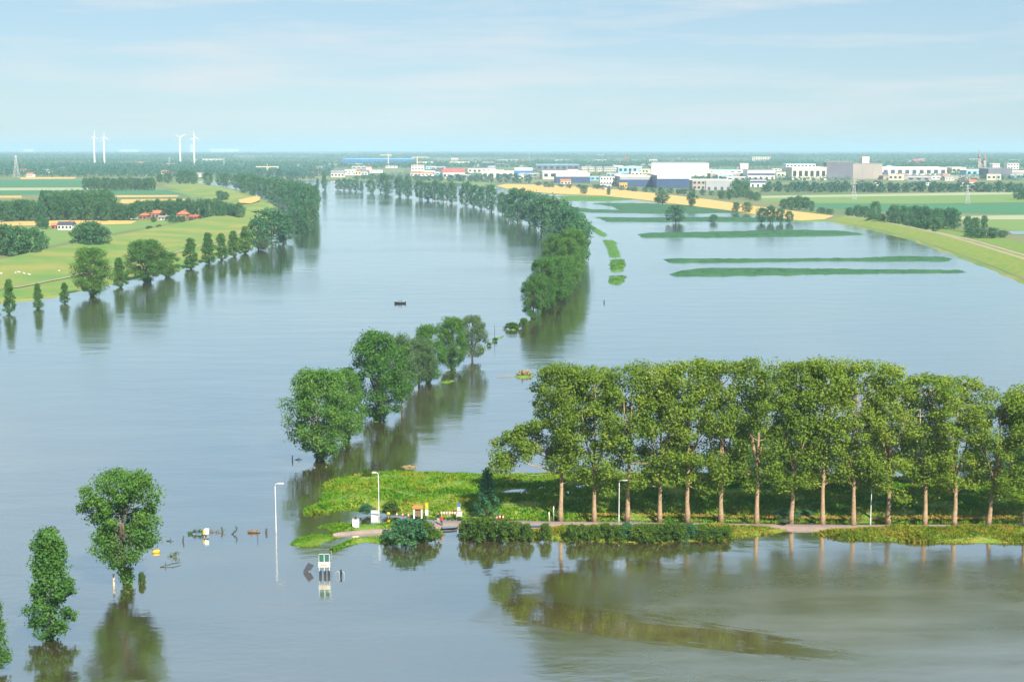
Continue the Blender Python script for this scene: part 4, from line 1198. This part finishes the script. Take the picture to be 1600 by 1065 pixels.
def crane(px, yb, yt, xl, xr, label):
    p = P(px, yb, GZ)
    h = ztop(p, yt) - GZ
    k = ppm(p)
    o = empty('tower_crane', p)
    tag(o, label, 'crane')
    MB().box((0, 0, h / 2), (3.0, 3.0, h + .8)).build('mast', M['wood_pale'], o)
    a, b = (xl - px) / k, (xr - px) / k
    MB().box(((a + b) / 2, 0, h + .5), (b - a, 1.8, 2.2)).build('jib', M['wood_pale'], o)
    MB().box((a * .9 if abs(a) < abs(b) else b * .9, 0, h - 1.5), (4, 2.5, 4)).build('counterweight', M['grey'], o)
    MB().box((2.0, -1.5, h - 2), (2.6, 2.6, 3)).build('cab', M['paint_yellow'], o)
    MB().tube([(0, 0, h), (0, 0, h + 8)], [1.0, .3], 4).build('apex', M['wood_pale'], o)
crane(652, 262, 246, 644, 670, 'pale tower crane over the white office block')
crane(607, 262, 242.5, 594, 612, 'pale tower crane in front of the bright blue hall')
crane(418, 272, 261, 400, 436, 'pale wide crane at the top of the river bend')

# ------------------------------------------------------------------ bushes and grass of the roadside land
def bush_px(px, yb, yt, w, label, group=None, kind='bush', z=.25, name='bush'):
    p = P(px, yb, z)
    h = max(.5, (yb - yt) / ppm(p) * .92)
    tree_at(name, kind, Vector((p.x, p.y, z)), h, w / ppm(p), label, group, 'bush')
bush_px(634, 846, 809, 74, 'big dark rounded bush at the water edge beside the flooded junction', kind='shrub_deep')
bush_px(664, 842, 811, 44, 'olive bush touching the big rounded bush')
for x, yb, yt, w in [(736, 840, 808, 46), (758, 842, 806, 42), (782, 842, 810, 44), (804, 840, 812, 34)]:
    bush_px(x, yb, yt, w, 'leafy bush in the thicket between road and water', 'thicket between road and water')
bush_px(823, 843, 816, 24, 'small bush at the thicket end, reflected in the water')
bush_px(852, 841, 815, 24, 'small round bush standing apart between thicket and hedge')
for k in range(15):
    x = 896 + k * 16.6
    bush_px(x, 841 + random.uniform(-2, 3) - max(0, k - 11) * 1.5, 815 + random.uniform(-1, 4) + max(0, k - 10) * 2, 34 + random.uniform(-6, 8), 'low green hedge bush between road and water', 'low hedge between road and water', 'shrub_deep' if k in (5, 11) else 'bush')
tree_px('conifer_tree', 'conifer', 760, 806, 733, 44, 'dark cone-shaped small tree behind the thicket', z=.6)
bush_px(575, 747, 730, 16, 'small sprouting bush on the far rim of the green bank', z=.4)
bush_px(612, 797, 781, 30, 'yellow-flowered low bush beside the lamp post on the bank', z=.6)
bush_px(572, 800, 786, 26, 'dark low bush on the bank short of the lamp post', kind='shrub_deep', z=.5)
bush_px(800, 513, 503, 24, 'bush on the islet at the end of the dense tree row', z=.2)
bush_px(818, 512, 496, 18, 'leafy bush at the foot of the dense tree row', z=.2)
for x, yb in ((774, 532), (764, 539.5), (752, 548)):
    bush_px(x, yb, yb - 5, 9, 'tiny bush on the drowned groyne', 'tiny bushes on the drowned groyne', z=.1)
bush_px(222, 912, 892, 14, 'small leafy sprout in the flood beside the round lone tree', z=-.2)
for x, yb, yt, w in [(1230, 806, 796, 40), (1260, 804, 796, 26)]:
    bush_px(x, yb, yt, w, 'grey-green bush at the foot of the poplars', 'grey-green bushes under the poplars', 'shrub_deep', z=.7)

def tufts(name, label, poly, n, size, mat, zmax, slope, rim, bump, bs, keep=None, up=.9, seed=1):
    """blades of grass in small fans, spread over a piece of land"""
    X, Y = sample_in(poly, n)
    d = edge_dist(X, Y, poly)
    k = d > .25
    if keep is not None: k &= keep(X, Y)
    X, Y = X[k], Y[k]
    Z = hill(X, Y, poly, zmax, slope, rim, bump, bs)
    g = np.random.default_rng(seed)
    N = len(X)
    patch = np.array([mnoise.noise(Vector((x / 5.0, y / 5.0, 7.0))) for x, y in zip(X, Y)])
    s = size * np.clip(1 + patch * 1.1, .35, 2.2) * g.uniform(.6, 1.3, N)
    V, Q = [], []
    for b in range(3):
        a = g.uniform(0, 6.28, N)
        dx, dy = np.cos(a), np.sin(a)
        lx, ly = g.normal(size=N) * .45, g.normal(size=N) * .45
        base = np.c_[X + g.normal(size=N) * size * .4, Y + g.normal(size=N) * size * .4, Z - .05]
        w = s * .32
        tip = base + np.c_[lx * s, ly * s, s * up]
        V.append(np.stack([base - np.c_[dx * w, dy * w, np.zeros(N)], base + np.c_[dx * w, dy * w, np.zeros(N)], tip + np.c_[dx * w * .4, dy * w * .4, np.zeros(N)], tip - np.c_[dx * w * .4, dy * w * .4, s * .08]], 1).reshape(-1, 3))
    V = np.concatenate(V)
    me = fast_mesh(name, V, np.arange(len(V)).reshape(-1, 4), mat)
    return tag(link(name, me), label, 'grass', kind='stuff')

def grass_mat(name, a, b, c, sc=.16):
    m, nt, out = nodes(name)
    f = noise_node(nt, sc, 5, .62)
    col = ramp(nt, f, [(.34, a), (.52, b), (.70, c)])
    d = nt.nodes.new('ShaderNodeBsdfDiffuse'); t = nt.nodes.new('ShaderNodeBsdfTranslucent')
    nt.links.new(col, d.inputs['Color']); nt.links.new(col, t.inputs['Color'])
    ms = nt.nodes.new('ShaderNodeMixShader'); ms.inputs[0].default_value = .35
    nt.links.new(d.outputs[0], ms.inputs[1]); nt.links.new(t.outputs[0], ms.inputs[2])
    nt.links.new(ms.outputs[0], out.inputs['Surface'])
    return m
M['blades'] = grass_mat('grass_blades', (.06, .20, .014), (.14, .27, .014), (.30, .30, .04))
M['blades_wild'] = grass_mat('verge_blades', (.10, .18, .012), (.20, .235, .02), (.34, .26, .05), .3)
M['blades_dry'] = grass_mat('dry_blades', (.20, .22, .03), (.42, .30, .07), (.46, .33, .09), .5)
tufts('grass', 'lush tall grass covering the green bank', I1w, 34000, .42, M['blades'], .9, .22, -.25, .16, 4.0, seed=2)
for pw, n, zm, sl2, b_ in ((I2w, 700, .3, .3, .05), (I3w, 1100, .3, .3, .05), (I4w, 2200, .4, .3, .08)):
    tufts('grass', 'short grass on the drowned verge by the flooded junction', pw, n, .26, M['blades'], zm, sl2, -.15, b_, 2.0, seed=n)
tufts('grass', 'weedy verge grass below the low hedge', I5w, 6000, .34, M['blades_wild'], .45, .3, -.15, .08, 2.0, seed=5)
tufts('grass', 'yellowing weedy verge along the water below the poplars', I6w, 12000, .36, M['blades_wild'], .5, .3, -.15, .1, 2.0, seed=6)
dry = [P(a, b) for a, b in [(905, 812), (1000, 812.5), (1130, 814.5), (1200, 816), (1330, 818), (1600, 817.5), (1900, 815), (1900, 811), (1600, 812.8), (1330, 813.4), (1130, 810.5), (905, 808.4)]]
tufts('grass', 'dry golden grass strip at the foot of the poplars', dry, 4200, .26, M['blades_dry'], .75, 2.0, .4, .0, 2.0, seed=9)
tufts('grass', 'dry reeds on the islet with an orange patch', [P(a, b) for a, b in [(806, 587.5), (812, 585), (826, 585), (832, 588)]], 260, .55, M['straw'], .5, 1, .2, 0, 2, seed=10)
tufts('grass', 'dry reeds heaped on the far rim of the green bank', [P(a, b) for a, b in [(628, 738), (652, 737), (652, 734), (630, 734.5)]], 200, .35, M['straw'], .6, 1, .3, 0, 2, seed=11)

M['blades_crop'] = grass_mat('crop_blades', (.012, .095, .026), (.026, .125, .032), (.06, .165, .036), .1)
M['blades_islet'] = grass_mat('islet_blades', (.04, .15, .01), (.075, .18, .014), (.14, .21, .02), .1)
for k, (poly, z, mat) in enumerate(STRIPS):
    cr_ = mat is M['crop']
    area = abs(sum(poly[i - 1].x * poly[i].y - poly[i].x * poly[i - 1].y for i in range(len(poly)))) / 2
    n = int(max(60, min(6000, area * (.7 if area > 800 else 3))))
    tufts('grass', 'drowned crop standing in the flooded polder strips' if cr_ else 'grass standing out of the flood on small islets', poly, n, .20 if area > 800 else .22, M['blades_crop' if cr_ else 'blades_islet'], z, .35, -.15, .25, 5.0, seed=50 + k)

# ------------------------------------------------------------------ street furniture
def lamp_post(px, yb, yt, arm, label, z):
    p = P(px, yb, z)
    h = ztop(p, yt) - z
    o = empty('lamp_post', p)
    tag(o, label, 'lamp post')
    MB().lathe([(.12, -1.2), (.115, .9), (.085, 1.0), (.075, h * .6), (.06, h - .35)], n=10).build('pole', M['lamp_grey'], o)
    s = 1 if arm > 0 else -1
    MB().tube([(0, 0, h - .4), (s * .06, 0, h - .15), (s * .25, 0, h - .02), (arm * .6, 0, h + .02)], [.07, .065, .055, .05], 8).build('arm', M['lamp_grey'], o)
    hd = MB().box((arm, 0, h + .02), (abs(arm) * .9, .30, .16)).build('lamp_head', M['lamp_grey'], o)
    MB().box((arm, 0, h - .08), (abs(arm) * .6, .22, .04)).build('lens', M['glass'], hd)
lamp_post(431.5, 832, 755, .95, 'white lamp post standing in open water off the green bank', 0)
lamp_post(592, 807, 738, -.7, 'white lamp post rising from the flooded junction at the bank edge', 0)
lamp_post(967, 812.5, 750, 1.1, 'white lamp post beside the third poplar', .5)
lamp_post(1360, 818, 752, .5, 'white lamp post between the tenth and eleventh poplar', .5)

# information board with two green panels, standing in the water
p = P(507, 899)
o = empty('information_board', p, .05); tag(o, 'board with two dark green panels over a white one, standing in the flood', 'sign')
for s in (-1, 1):
    MB().box((s * .40, 0, 2.62), (.58, .08, 1.05)).build('green_panel', M['paint_green'], o)
    MB().box((s * .40, -.06, 3.18), (.64, .2, .06)).build('panel_rail', M['metal'], o)
wp = MB().box((0, -.02, 1.66), (1.70, .10, .74)).build('white_panel', M['board_grey'], o)
for i, (xx, ww) in enumerate(((-.38, .30), (-.06, .18), (.22, .26))): MB().box((xx, -.085, 1.55), (ww, .03, .12)).build('lettering_strip', M['paint_orange'], wp)
MB().box((0, -.09, 1.30), (1.66, .05, .06)).build('panel_rail', M['wood_pale'], wp)
for s in (-.72, 0, .72): MB().box((s, .05, 1.15), (.09, .09, 4.0)).build('post', M['metal'], o)
MB().tube([(.95, .3, -.6), (.95, .3, 3.3), (1.0, .1, 3.55)], .045, 6).build('side_pole', M['metal'], o)
for s in (-.55, .10, .62): MB().box((s, -.05, .32), (.34, .5, .75)).build('bin', M['dark'], o)
p = P(482, 893)
o = empty('tilted_panel', p); tag(o, 'dark panel tilted steeply out of the flood beside the green board', 'panel')
MB().box((0, 0, .55), (.95, .10, 1.5), rot=Matrix.Rotation(.55, 3, 'Y') @ Matrix.Rotation(.5, 3, 'Z')).build('panel', M['roof_dark'], o)
MB().box((.1, .15, .1), (.08, .08, 1.2)).build('post', M['metal'], o)
for x, lab in ((525, 'pale bent rail poking from the water next to the green board'), ):
    p = P(x, 899); o = tag(empty('bicycle_rack', p), lab, 'rack')
    for k in range(2): MB().tube([(k * .7, 0, -.6), (k * .7, 0, .5), (k * .7 + .2, 0, .72), (k * .7 + .45, 0, .5), (k * .7 + .45, 0, -.6)], .035, 6).build('hoop', M['metal'], o)
p = P(533, 899); o = tag(empty('bollard', p), 'dark short bollard in the water past the bent rail', 'bollard')
MB().lathe([(.13, -.8), (.13, .7), (.15, .72), (.15, .86), (.05, .92)], n=10).build('post', M['dark'], o)

def cabinet(px, yb, yt, wpx, label, z, knob=False):
    p = P(px, yb, z); k = ppm(p)
    o = tag(empty('utility_cabinet', p), label, 'cabinet')
    w, h = wpx / k, ztop(p, yt) - z
    MB().box((0, 0, h / 2 - .2), (w, .6, h + .4)).build('body', M['paint_white'], o)
    MB().box((0, 0, h + .04), (w + .1, .7, .08)).build('cap', M['metal'], o)
    for s in (-1, 1):
        d = MB().box((s * w * .245, -.315, h * .5), (w * .45, .03, h * .85)).build('door', M['paint_white'], o)
        MB().box((s * w * .08, -.345, h * .5), (.04, .03, .16)).build('handle', M['dark'], d)
    if knob: MB().lathe([(.16, h + .08), (.18, h + .3), (.12, h + .42), (.02, h + .46)], n=10).build('beacon', M['dark'], o)
cabinet(556, 824, 811, 10, 'white utility cabinet with a dark beacon on the drowned verge', .2, True)
cabinet(585.5, 806.5, 798, 11, 'low white utility cabinet against the lamp post of the flooded junction', .0)

p = P(607, 807); o = tag(empty('marker_post', p), 'short post with a round yellow marker near the flooded lamp post', 'marker')
MB().lathe([(.05, -.4), (.05, .35)], n=8).build('post', M['metal'], o)
MB().lathe([(.02, .28), (.24, .36), (.32, .55), (.24, .74), (.02, .82)], n=12).build('marker', M['paint_yellow'], o)

p = P(653, 808, .5); o = tag(empty('information_shelter', p), 'small portal with an orange roof beam and white legs by the road', 'shelter')
for s in (-.62, .62): MB().box((s, 0, .72), (.22, .3, 1.7)).build('leg', M['paint_white'], o)
MB().box((0, 0, 1.72), (1.66, .7, .34)).build('roof_beam', M['paint_orange'], o)
MB().box((0, .1, .75), (.9, .06, 1.2)).build('panel', M['wood'], o)
p = P(667, 808, .5); o = tag(empty('road_sign', p), 'slim post with a tall yellow plate beside the orange-roofed portal', 'sign')
MB().lathe([(.05, -.4), (.05, 2.3)], n=8).build('post', M['metal'], o)
MB().box((0, -.07, 1.95), (.48, .04, .95)).build('plate', M['paint_yellow'], o)
MB().box((0, -.07, .85), (.46, .04, 1.0)).build('plate', M['paint_white'], o)
p = P(717, 806, .6); o = tag(empty('road_sign', p), 'post with a blue and white plate at the end of the striped barrier', 'sign')
MB().lathe([(.05, -.4), (.05, 2.2)], n=8).build('post', M['metal'], o)
MB().box((0, -.07, 1.90), (.50, .04, .62)).build('plate', M['paint_blue'], o)
MB().box((0, -.07, 1.25), (.46, .04, .5)).build('plate', M['paint_white'], o)
MB().box((.1, 0, .4), (.9, .3, .8)).build('foot', M['metal'], o)

def barrier(px, yb, w, label, z=.45):
    p = P(px, yb, z); o = tag(empty('road_barrier', p), label, 'barrier')
    for s in (-1, 1):
        MB().box((s * w * .42, 0, .5), (.07, .07, 1.1)).build('leg', M['metal'], o)
        MB().box((s * w * .42, 0, .03), (.12, .7, .08)).build('foot', M['dark'], o)
    n = 6
    for i in range(n):
        MB().box((-w / 2 + w * (i + .5) / n, -.06, .86), (w / n - .006, .05, .30)).build('stripe', M['paint_red' if i % 2 else 'paint_white'], o)
for k, x in enumerate((695, 708)):
    barrier(x, 808.5, 1.25, 'red and white striped barrier closing the road', .4)
    COL.objects[-1]
for oo in [q for q in COL.objects if q.name.startswith('road_barrier')]: oo['group'] = 'striped barriers closing the road'
def cone(px, yb, label, group, z=.45):
    p = P(px, yb, z); o = tag(empty('traffic_cone', p), label, 'traffic cone', group)
    MB().box((0, 0, .03), (.5, .5, .06)).build('base', M['dark'], o)
    MB().lathe([(.19, .06), (.14, .32)], n=10).build('cone', M['paint_red'], o)
    MB().lathe([(.142, .32), (.10, .55)], n=10).build('stripe', M['paint_white'], o)
    MB().lathe([(.10, .55), (.04, .85)], n=10).build('tip', M['paint_red'], o)
for x, y in ((620, 806.5), (629, 807), (638, 808)): cone(x, y, 'red and white cone on the grass short of the orange-roofed portal', 'cones by the portal')
for x, y in ((776, 811), (781, 810.5), (786, 811)): cone(x, y, 'red and white cone on the road behind the thicket', 'cones behind the thicket', .5)
for x, yb, yt, lab in ((858, 813, 799, 'short pale post beside the first poplar, the thicker of two'), (865, 812, 790, 'tall thin grey post beside the first poplar')):
    p = P(x, yb, .5); h = ztop(p, yt) - .5
    o = tag(empty('roadside_post', p), lab, 'post')
    MB().lathe([(.12, -.4), (.12, h * .9), (.04, h)] if yt > 795 else [(.07, -.4), (.06, h)], n=10).build('post', M['wood_pale' if yt > 795 else 'metal'], o)
    MB().box((0, -.1, h * .85), (.2, .05, .22)).build('reflector', M['paint_white'], o)

# pale post beside the round lone tree; pole by the groyne; stakes and drift in the flood
def stake(name, px, yb, yt, r, mat, label, lean=0.0, group=None, top=True):
    p = P(px, yb); h = ztop(p, yt)
    o = tag(empty(name, p), label, 'stake' if name == 'stake' else 'post', group)
    MB().tube([(-lean * .4, 0, -.7), (0, 0, 0), (lean * .6, 0, h * .6), (lean, 0, h)], [r, r, r * .95, r * .8], 8).build('shaft', M[mat], o)
    if top: MB().lathe([(r * .95, 0), (r * 1.1, .05), (r * .4, .12)], (lean, 0, h), n=8).build('cap', M[mat], o)
stake('mooring_post', 178, 914, 897, .16, 'wood_pale', 'pale wooden post at the foot of the round lone tree')
stake('navigation_pole', 773, 531, 508, .07, 'dark', 'thin dark pole beside the tiny groyne bushes')
stake('stake', 286, 846, 838, .12, 'wet', 'dark stump short of the white box in the flood', .1)
stake('stake', 348, 831, 824, .14, 'wet', 'forked dark stump at the end of the floating branch', -.15)
stake('stake', 416, 832, 826, .16, 'wet', 'dark stump between the brown log and the lamp post', .05)
stake('stake', 403, 843, 836, .05, 'wet', 'thin stick below the brown log', -.05)
stake('stake', 457, 719, 712, .12, 'wet', 'dark stump next to the loose-crowned groyne tree', 0)
stake('stake', 457, 769, 758, .12, 'wet', 'dark stump off the tip of the green bank', .1)
stake('stake', 944, 473, 469, .25, 'wet', 'tiny dark stump in the flooded polder beyond the dense row')
p = P(322, 838); o = tag(empty('gauge_box', p), 'white and yellow box on legs standing in the flood among branches', 'box')
MB().box((.12, 0, .85), (.62, .6, .82)).build('box', M['paint_white'], o)
MB().box((-.25, -.05, .78), (.30, .55, .62)).build('side_box', M['paint_yellow'], o)
for s in (-.25, .3): MB().box((s, 0, 0), (.1, .1, 1.2)).build('leg', M['wood_pale'], o)
def branch(px, yb, pts, r, mat, label, name='floating_branch', leaves=0):
    p = P(px, yb); o = tag(empty(name, p), label, 'branch')
    MB().tube(pts, [r] + [r * .8] * (len(pts) - 2) + [r * .3], 7).build('limb', M[mat], o)
    for k in range(3):
        q = Vector(pts[1 + k % (len(pts) - 2)])
        MB().tube([q, q + Vector((random.uniform(-.3, .3), random.uniform(-.3, .3), random.uniform(.3, .7)))], [r * .5, .01], 5).build('twig', M[mat], o)
    if leaves:
        V, Q = cards([(q[0], q[1], q[2] + .1) for q in pts], [(.4, .3, .3)] * len(pts), leaves, .22, px)
        link('leaves', fast_mesh('leaves', V, Q, M['leaf_bush']), o)
branch(309, 834, [(-1.2, 0, .1), (-.4, .1, .35), (.4, 0, .4), (1.0, -.1, .2)], .09, 'wet', 'leafy green branch caught against the white box', leaves=60)
branch(335, 831, [(-1.6, 0, .05), (-.5, .1, .12), (.6, 0, .1), (1.5, -.1, .3)], .08, 'wood', 'long thin branch floating between the white box and a stump', leaves=8)
branch(367, 834, [(-.5, 0, -.1), (-.2, 0, .2), (.25, 0, .6), (.35, 0, 1.0), (.05, 0, 1.25)], .14, 'wet', 'hooked dark root curving out of the flood', 'hooked_root')
branch(397, 832, [(-1.0, 0, .12), (-.3, .05, .22), (.4, 0, .2), (1.0, 0, .1)], .24, 'wood', 'thick brown log floating short of the lamp post', 'floating_log')
branch(266, 884, [(-1.3, -.6, .0), (-.6, -.2, .15), (.3, .3, .3), (1.3, 1.2, .2)], .10, 'wet', 'dark driftwood branch lying in the flood past the round lone tree')
branch(272, 869, [(-.6, 0, .05), (0, .05, .2), (.5, 0, .45)], .05, 'wood', 'small green sprig floating past the yellow float', leaves=30)
branch(266, 845, [(-.6, 0, .02), (0, .05, .1), (.5, 0, .05)], .08, 'wet', 'dark floating stick just past the round lone tree crown')
branch(467, 718, [(-.7, 0, .02), (0, .05, .14), (.7, 0, .05)], .10, 'wood', 'brown stick floating at the foot of the loose-crowned groyne tree')
p = P(244, 863); o = tag(empty('yellow_float', p, .3), 'yellow float drifting beside the round lone tree', 'float')
MB().tube([(-.55, 0, .12), (-.4, 0, .16), (.4, 0, .16), (.55, 0, .12)], [.10, .30, .30, .10], 10).build('body', M['paint_yellow'], o)
MB().tube([(.5, 0, .12), (.75, -.1, .05)], .03, 5).build('rope', M['wood'], o)
p = P(812, 584.5); stake('mooring_post', 816, 588, 578, .14, 'dark', 'dark post on the islet with dry reeds')

# ------------------------------------------------------------------ people, boat, sheep
def skin_body(name, joints, edges, mats, zcuts):
    """one continuous body grown over a skeleton; materials change with height"""
    me = bpy.data.meshes.new(name)
    me.from_pydata([j[0] for j in joints], edges, [])
    o = bpy.data.objects.new(name, me); COL.objects.link(o)
    o.modifiers.new('skin', 'SKIN')
    sv = me.skin_vertices[0].data
    for i, j in enumerate(joints):
        r = j[1]
        sv[i].radius = (r, r) if not hasattr(r, '__len__') else r
        sv[i].use_root = (i == 0)
    s = o.modifiers.new('sub', 'SUBSURF'); s.levels = 1; s.render_levels = 1
    dg = bpy.context.evaluated_depsgraph_get()
    dg.update()
    m2 = bpy.data.meshes.new_from_object(o.evaluated_get(dg))
    bpy.data.objects.remove(o)
    m2.materials.clear()
    for q in mats: m2.materials.append(q)
    for f in m2.polygons:
        f.use_smooth = True
        f.material_index = zcuts(f.center)
    return m2

def person(p, rz, top, legs, label, seated=False):
    k = -.42 if seated else 0
    if not seated:
        J = [((0, 0, .92), .14), ((0, 0, 1.15), .13), ((0, 0, 1.38), .15), ((0, 0, 1.50), .06), ((0, -.02, 1.64), (.095, .11)), ((0, -.01, 1.74), .07),
             ((.19, 0, 1.40), .065), ((.27, .02, 1.12), .05), ((.24, -.12, .90), .038), ((.23, -.17, .82), .035),
             ((-.19, 0, 1.40), .065), ((-.27, .02, 1.12), .05), ((-.25, -.08, .88), .038), ((-.25, -.12, .80), .035),
             ((.10, 0, .84), .10), ((.12, -.05, .48), .07), ((.13, .02, .08), .05), ((.14, -.16, .04), .042),
             ((-.10, 0, .84), .10), ((-.12, .03, .48), .07), ((-.13, .10, .08), .05), ((-.14, -.08, .04), .042)]
    else:
        J = [((0, 0, .50), .15), ((0, -.02, .73), .13), ((0, -.05, .96), .15), ((0, -.06, 1.08), .06), ((0, -.09, 1.22), (.095, .11)), ((0, -.08, 1.32), .07),
             ((.19, -.05, .98), .065), ((.28, -.10, .72), .05), ((.20, -.30, .62), .038), ((.17, -.37, .62), .035),
             ((-.19, -.05, .98), .065), ((-.28, -.02, .72), .05), ((-.26, .22, .62), .038), ((-.26, .30, .62), .035),
             ((.10, -.06, .48), .10), ((.14, -.45, .50), .075), ((.14, -.48, .10), .05), ((.14, -.60, .06), .042),
             ((-.10, -.06, .48), .10), ((-.14, -.45, .50), .075), ((-.14, -.46, .10), .05), ((-.14, -.58, .06), .042)]
    E = [(0, 1), (1, 2), (2, 3), (3, 4), (4, 5), (2, 6), (6, 7), (7, 8), (8, 9), (2, 10), (10, 11), (11, 12), (12, 13), (0, 14), (14, 15), (15, 16), (16, 17), (0, 18), (18, 19), (19, 20), (20, 21)]
    hz = 1.5 if not seated else 1.08
    wz = .90 if not seated else .52
    def cut(c):
        if c.z > hz + .20 or (c.z > hz + .08 and c.y > .02): return 3
        if c.z > hz - .01: return 2
        if abs(c.x) > .21 and c.z < hz - .58 and c.z > .3 and not (c.y > .5): return 2
        if c.z < .10: return 3
        return 0 if c.z > wz else 1
    me = skin_body('body', J, E, [M[top], M[legs], M['skin'], M['dark']], cut)
    o = link('person', me, None, p)
    o.rotation_euler = (0, 0, rz)
    tag(o, label, 'person')
    return o
person(P(684.5, 817, .36), .4, 'dark', 'wood_pale', 'person in a dark top and light trousers standing on the road by the barrier')
person(P(690, 820.5, .36), -.5, 'paint_red', 'navy', 'person in red standing on the road edge near the puddle')

# small dark motor boat with one person aboard
p = P(625.5, 474.4)
o = tag(empty('motor_boat', p, .05), 'small dark open motor boat alone on the wide river', 'boat')
m = MB()
secs = []
for t in [i / 10 for i in range(11)]:
    x = -2.3 + 4.4 * t
    w = .82 * (1 - max(0, (.6 - t) / .6) ** 1.7) if t < .6 else .82 - .06 * (t - .6)
    w = max(w, .03)
    zt = .40 + .30 * max(0, .5 - t) ** 1.2 * 2
    secs.append([Vector((x, -w, zt)), Vector((x + .0, -w * .85, .05)), Vector((x, 0, -.25)), Vector((x, w * .85, .05)), Vector((x, w, zt)), Vector((x, w * .84, zt)), Vector((x, w * .7, .18)), Vector((x, -w * .7, .18)), Vector((x, -w * .84, zt))])
for a, b in zip(secs, secs[1:]):
    n = len(a)
    for j in range(n): m.face([a[j], a[(j + 1) % n], b[(j + 1) % n], b[j]])
m.face(secs[-1]); m.face(secs[0][::-1])
m.build('hull', M['hull'], o)
MB().tube([tuple(s[0]) for s in secs], .15, 8).build('tube_fender', M['hull'], o)
MB().tube([tuple(s[4]) for s in secs], .15, 8).build('tube_fender', M['hull'], o)
MB().box((.35, 0, .42), (.35, 1.25, .08)).build('thwart', M['wood'], o)
mo = MB().box((2.12, 0, .72), (.34, .36, .55)).build('outboard_motor', M['dark'], o)
MB().box((2.14, 0, .1), (.14, .1, .9)).build('motor_leg', M['hull'], mo)
cs = MB().box((-.35, 0, .66), (.75, .8, 1.0)).build('console', M['slate'], o)
MB().box((-.62, 0, 1.32), (.06, .76, .38)).build('windscreen', M['glass'], cs)
person(Vector((p.x + .45, p.y + .03, .17)), -1.45, 'roof_dark', 'dark', 'person in dark clothes standing in the small motor boat')

J = [((0, .25, .62), .22), ((0, -.15, .64), .24), ((0, -.45, .66), .20), ((0, -.62, .84), .10), ((0, -.78, .92), .085), ((0, -.92, .84), .055),
     ((.13, .36, .45), .09), ((.13, .42, .25), .05), ((.13, .38, .02), .04), ((-.13, .36, .45), .09), ((-.13, .42, .25), .05), ((-.13, .38, .02), .04),
     ((.12, -.42, .42), .08), ((.12, -.42, .22), .05), ((.12, -.42, .02), .04), ((-.12, -.42, .42), .08), ((-.12, -.42, .22), .05), ((-.12, -.42, .02), .04), ((0, .50, .60), .05), ((0, .54, .42), .03)]
E = [(0, 1), (1, 2), (2, 3), (3, 4), (4, 5), (0, 6), (6, 7), (7, 8), (0, 9), (9, 10), (10, 11), (2, 12), (12, 13), (13, 14), (2, 15), (15, 16), (16, 17), (0, 18), (18, 19)]
sheep = skin_body('sheep', J, E, [M['wool'], M['taupe']], lambda c: 1 if (c.z < .30 or c.y < -.70) else 0)
sl_w = resample(shoreL, 60); cr_w = resample(crest, 60)
def on_bank(px, py):
    """point of the sloping foreland seen at a pixel (bank surface between waterline and crest)"""
    q = P(px, py, 1.2)
    best = min(((a.lerp(b, t), a, b, t) for a, b in zip(mid1, mid2) for t in (0, .25, .5, .75, 1)), key=lambda r: (r[0] - q).length)
    q.z = best[0].z
    return q
for k, (x, y) in enumerate([(1, 430), (24, 429), (30, 428), (38, 430), (46, 431), (92, 425.5)]):
    q = on_bank(x, y)
    oo = link('sheep', sheep, None, (q.x, q.y, q.z - .02))
    oo.rotation_euler = (0, 0, random.uniform(0, 6.28))
    oo.scale = (1.15,) * 3
    tag(oo, 'pale sheep grazing on the sloping river bank', 'sheep', 'sheep on the river bank')

# ------------------------------------------------------------------ air
m, nt, out = nodes('haze')
pv = nt.nodes.new('ShaderNodeVolumePrincipled')
pv.inputs['Color'].default_value = (.48, .71, .90, 1)
pv.inputs['Density'].default_value = 8.0e-5
pv.inputs['Anisotropy'].default_value = 0.0
nt.links.new(pv.outputs['Volume'], out.inputs['Volume'])
hz = MB().box((0, 30500, 78), (92000, 65000, 164)).build('haze', m)
tag(hz, kind='stuff')
hz['label'] = 'pale blue summer haze over the plain'
hz['category'] = 'haze'
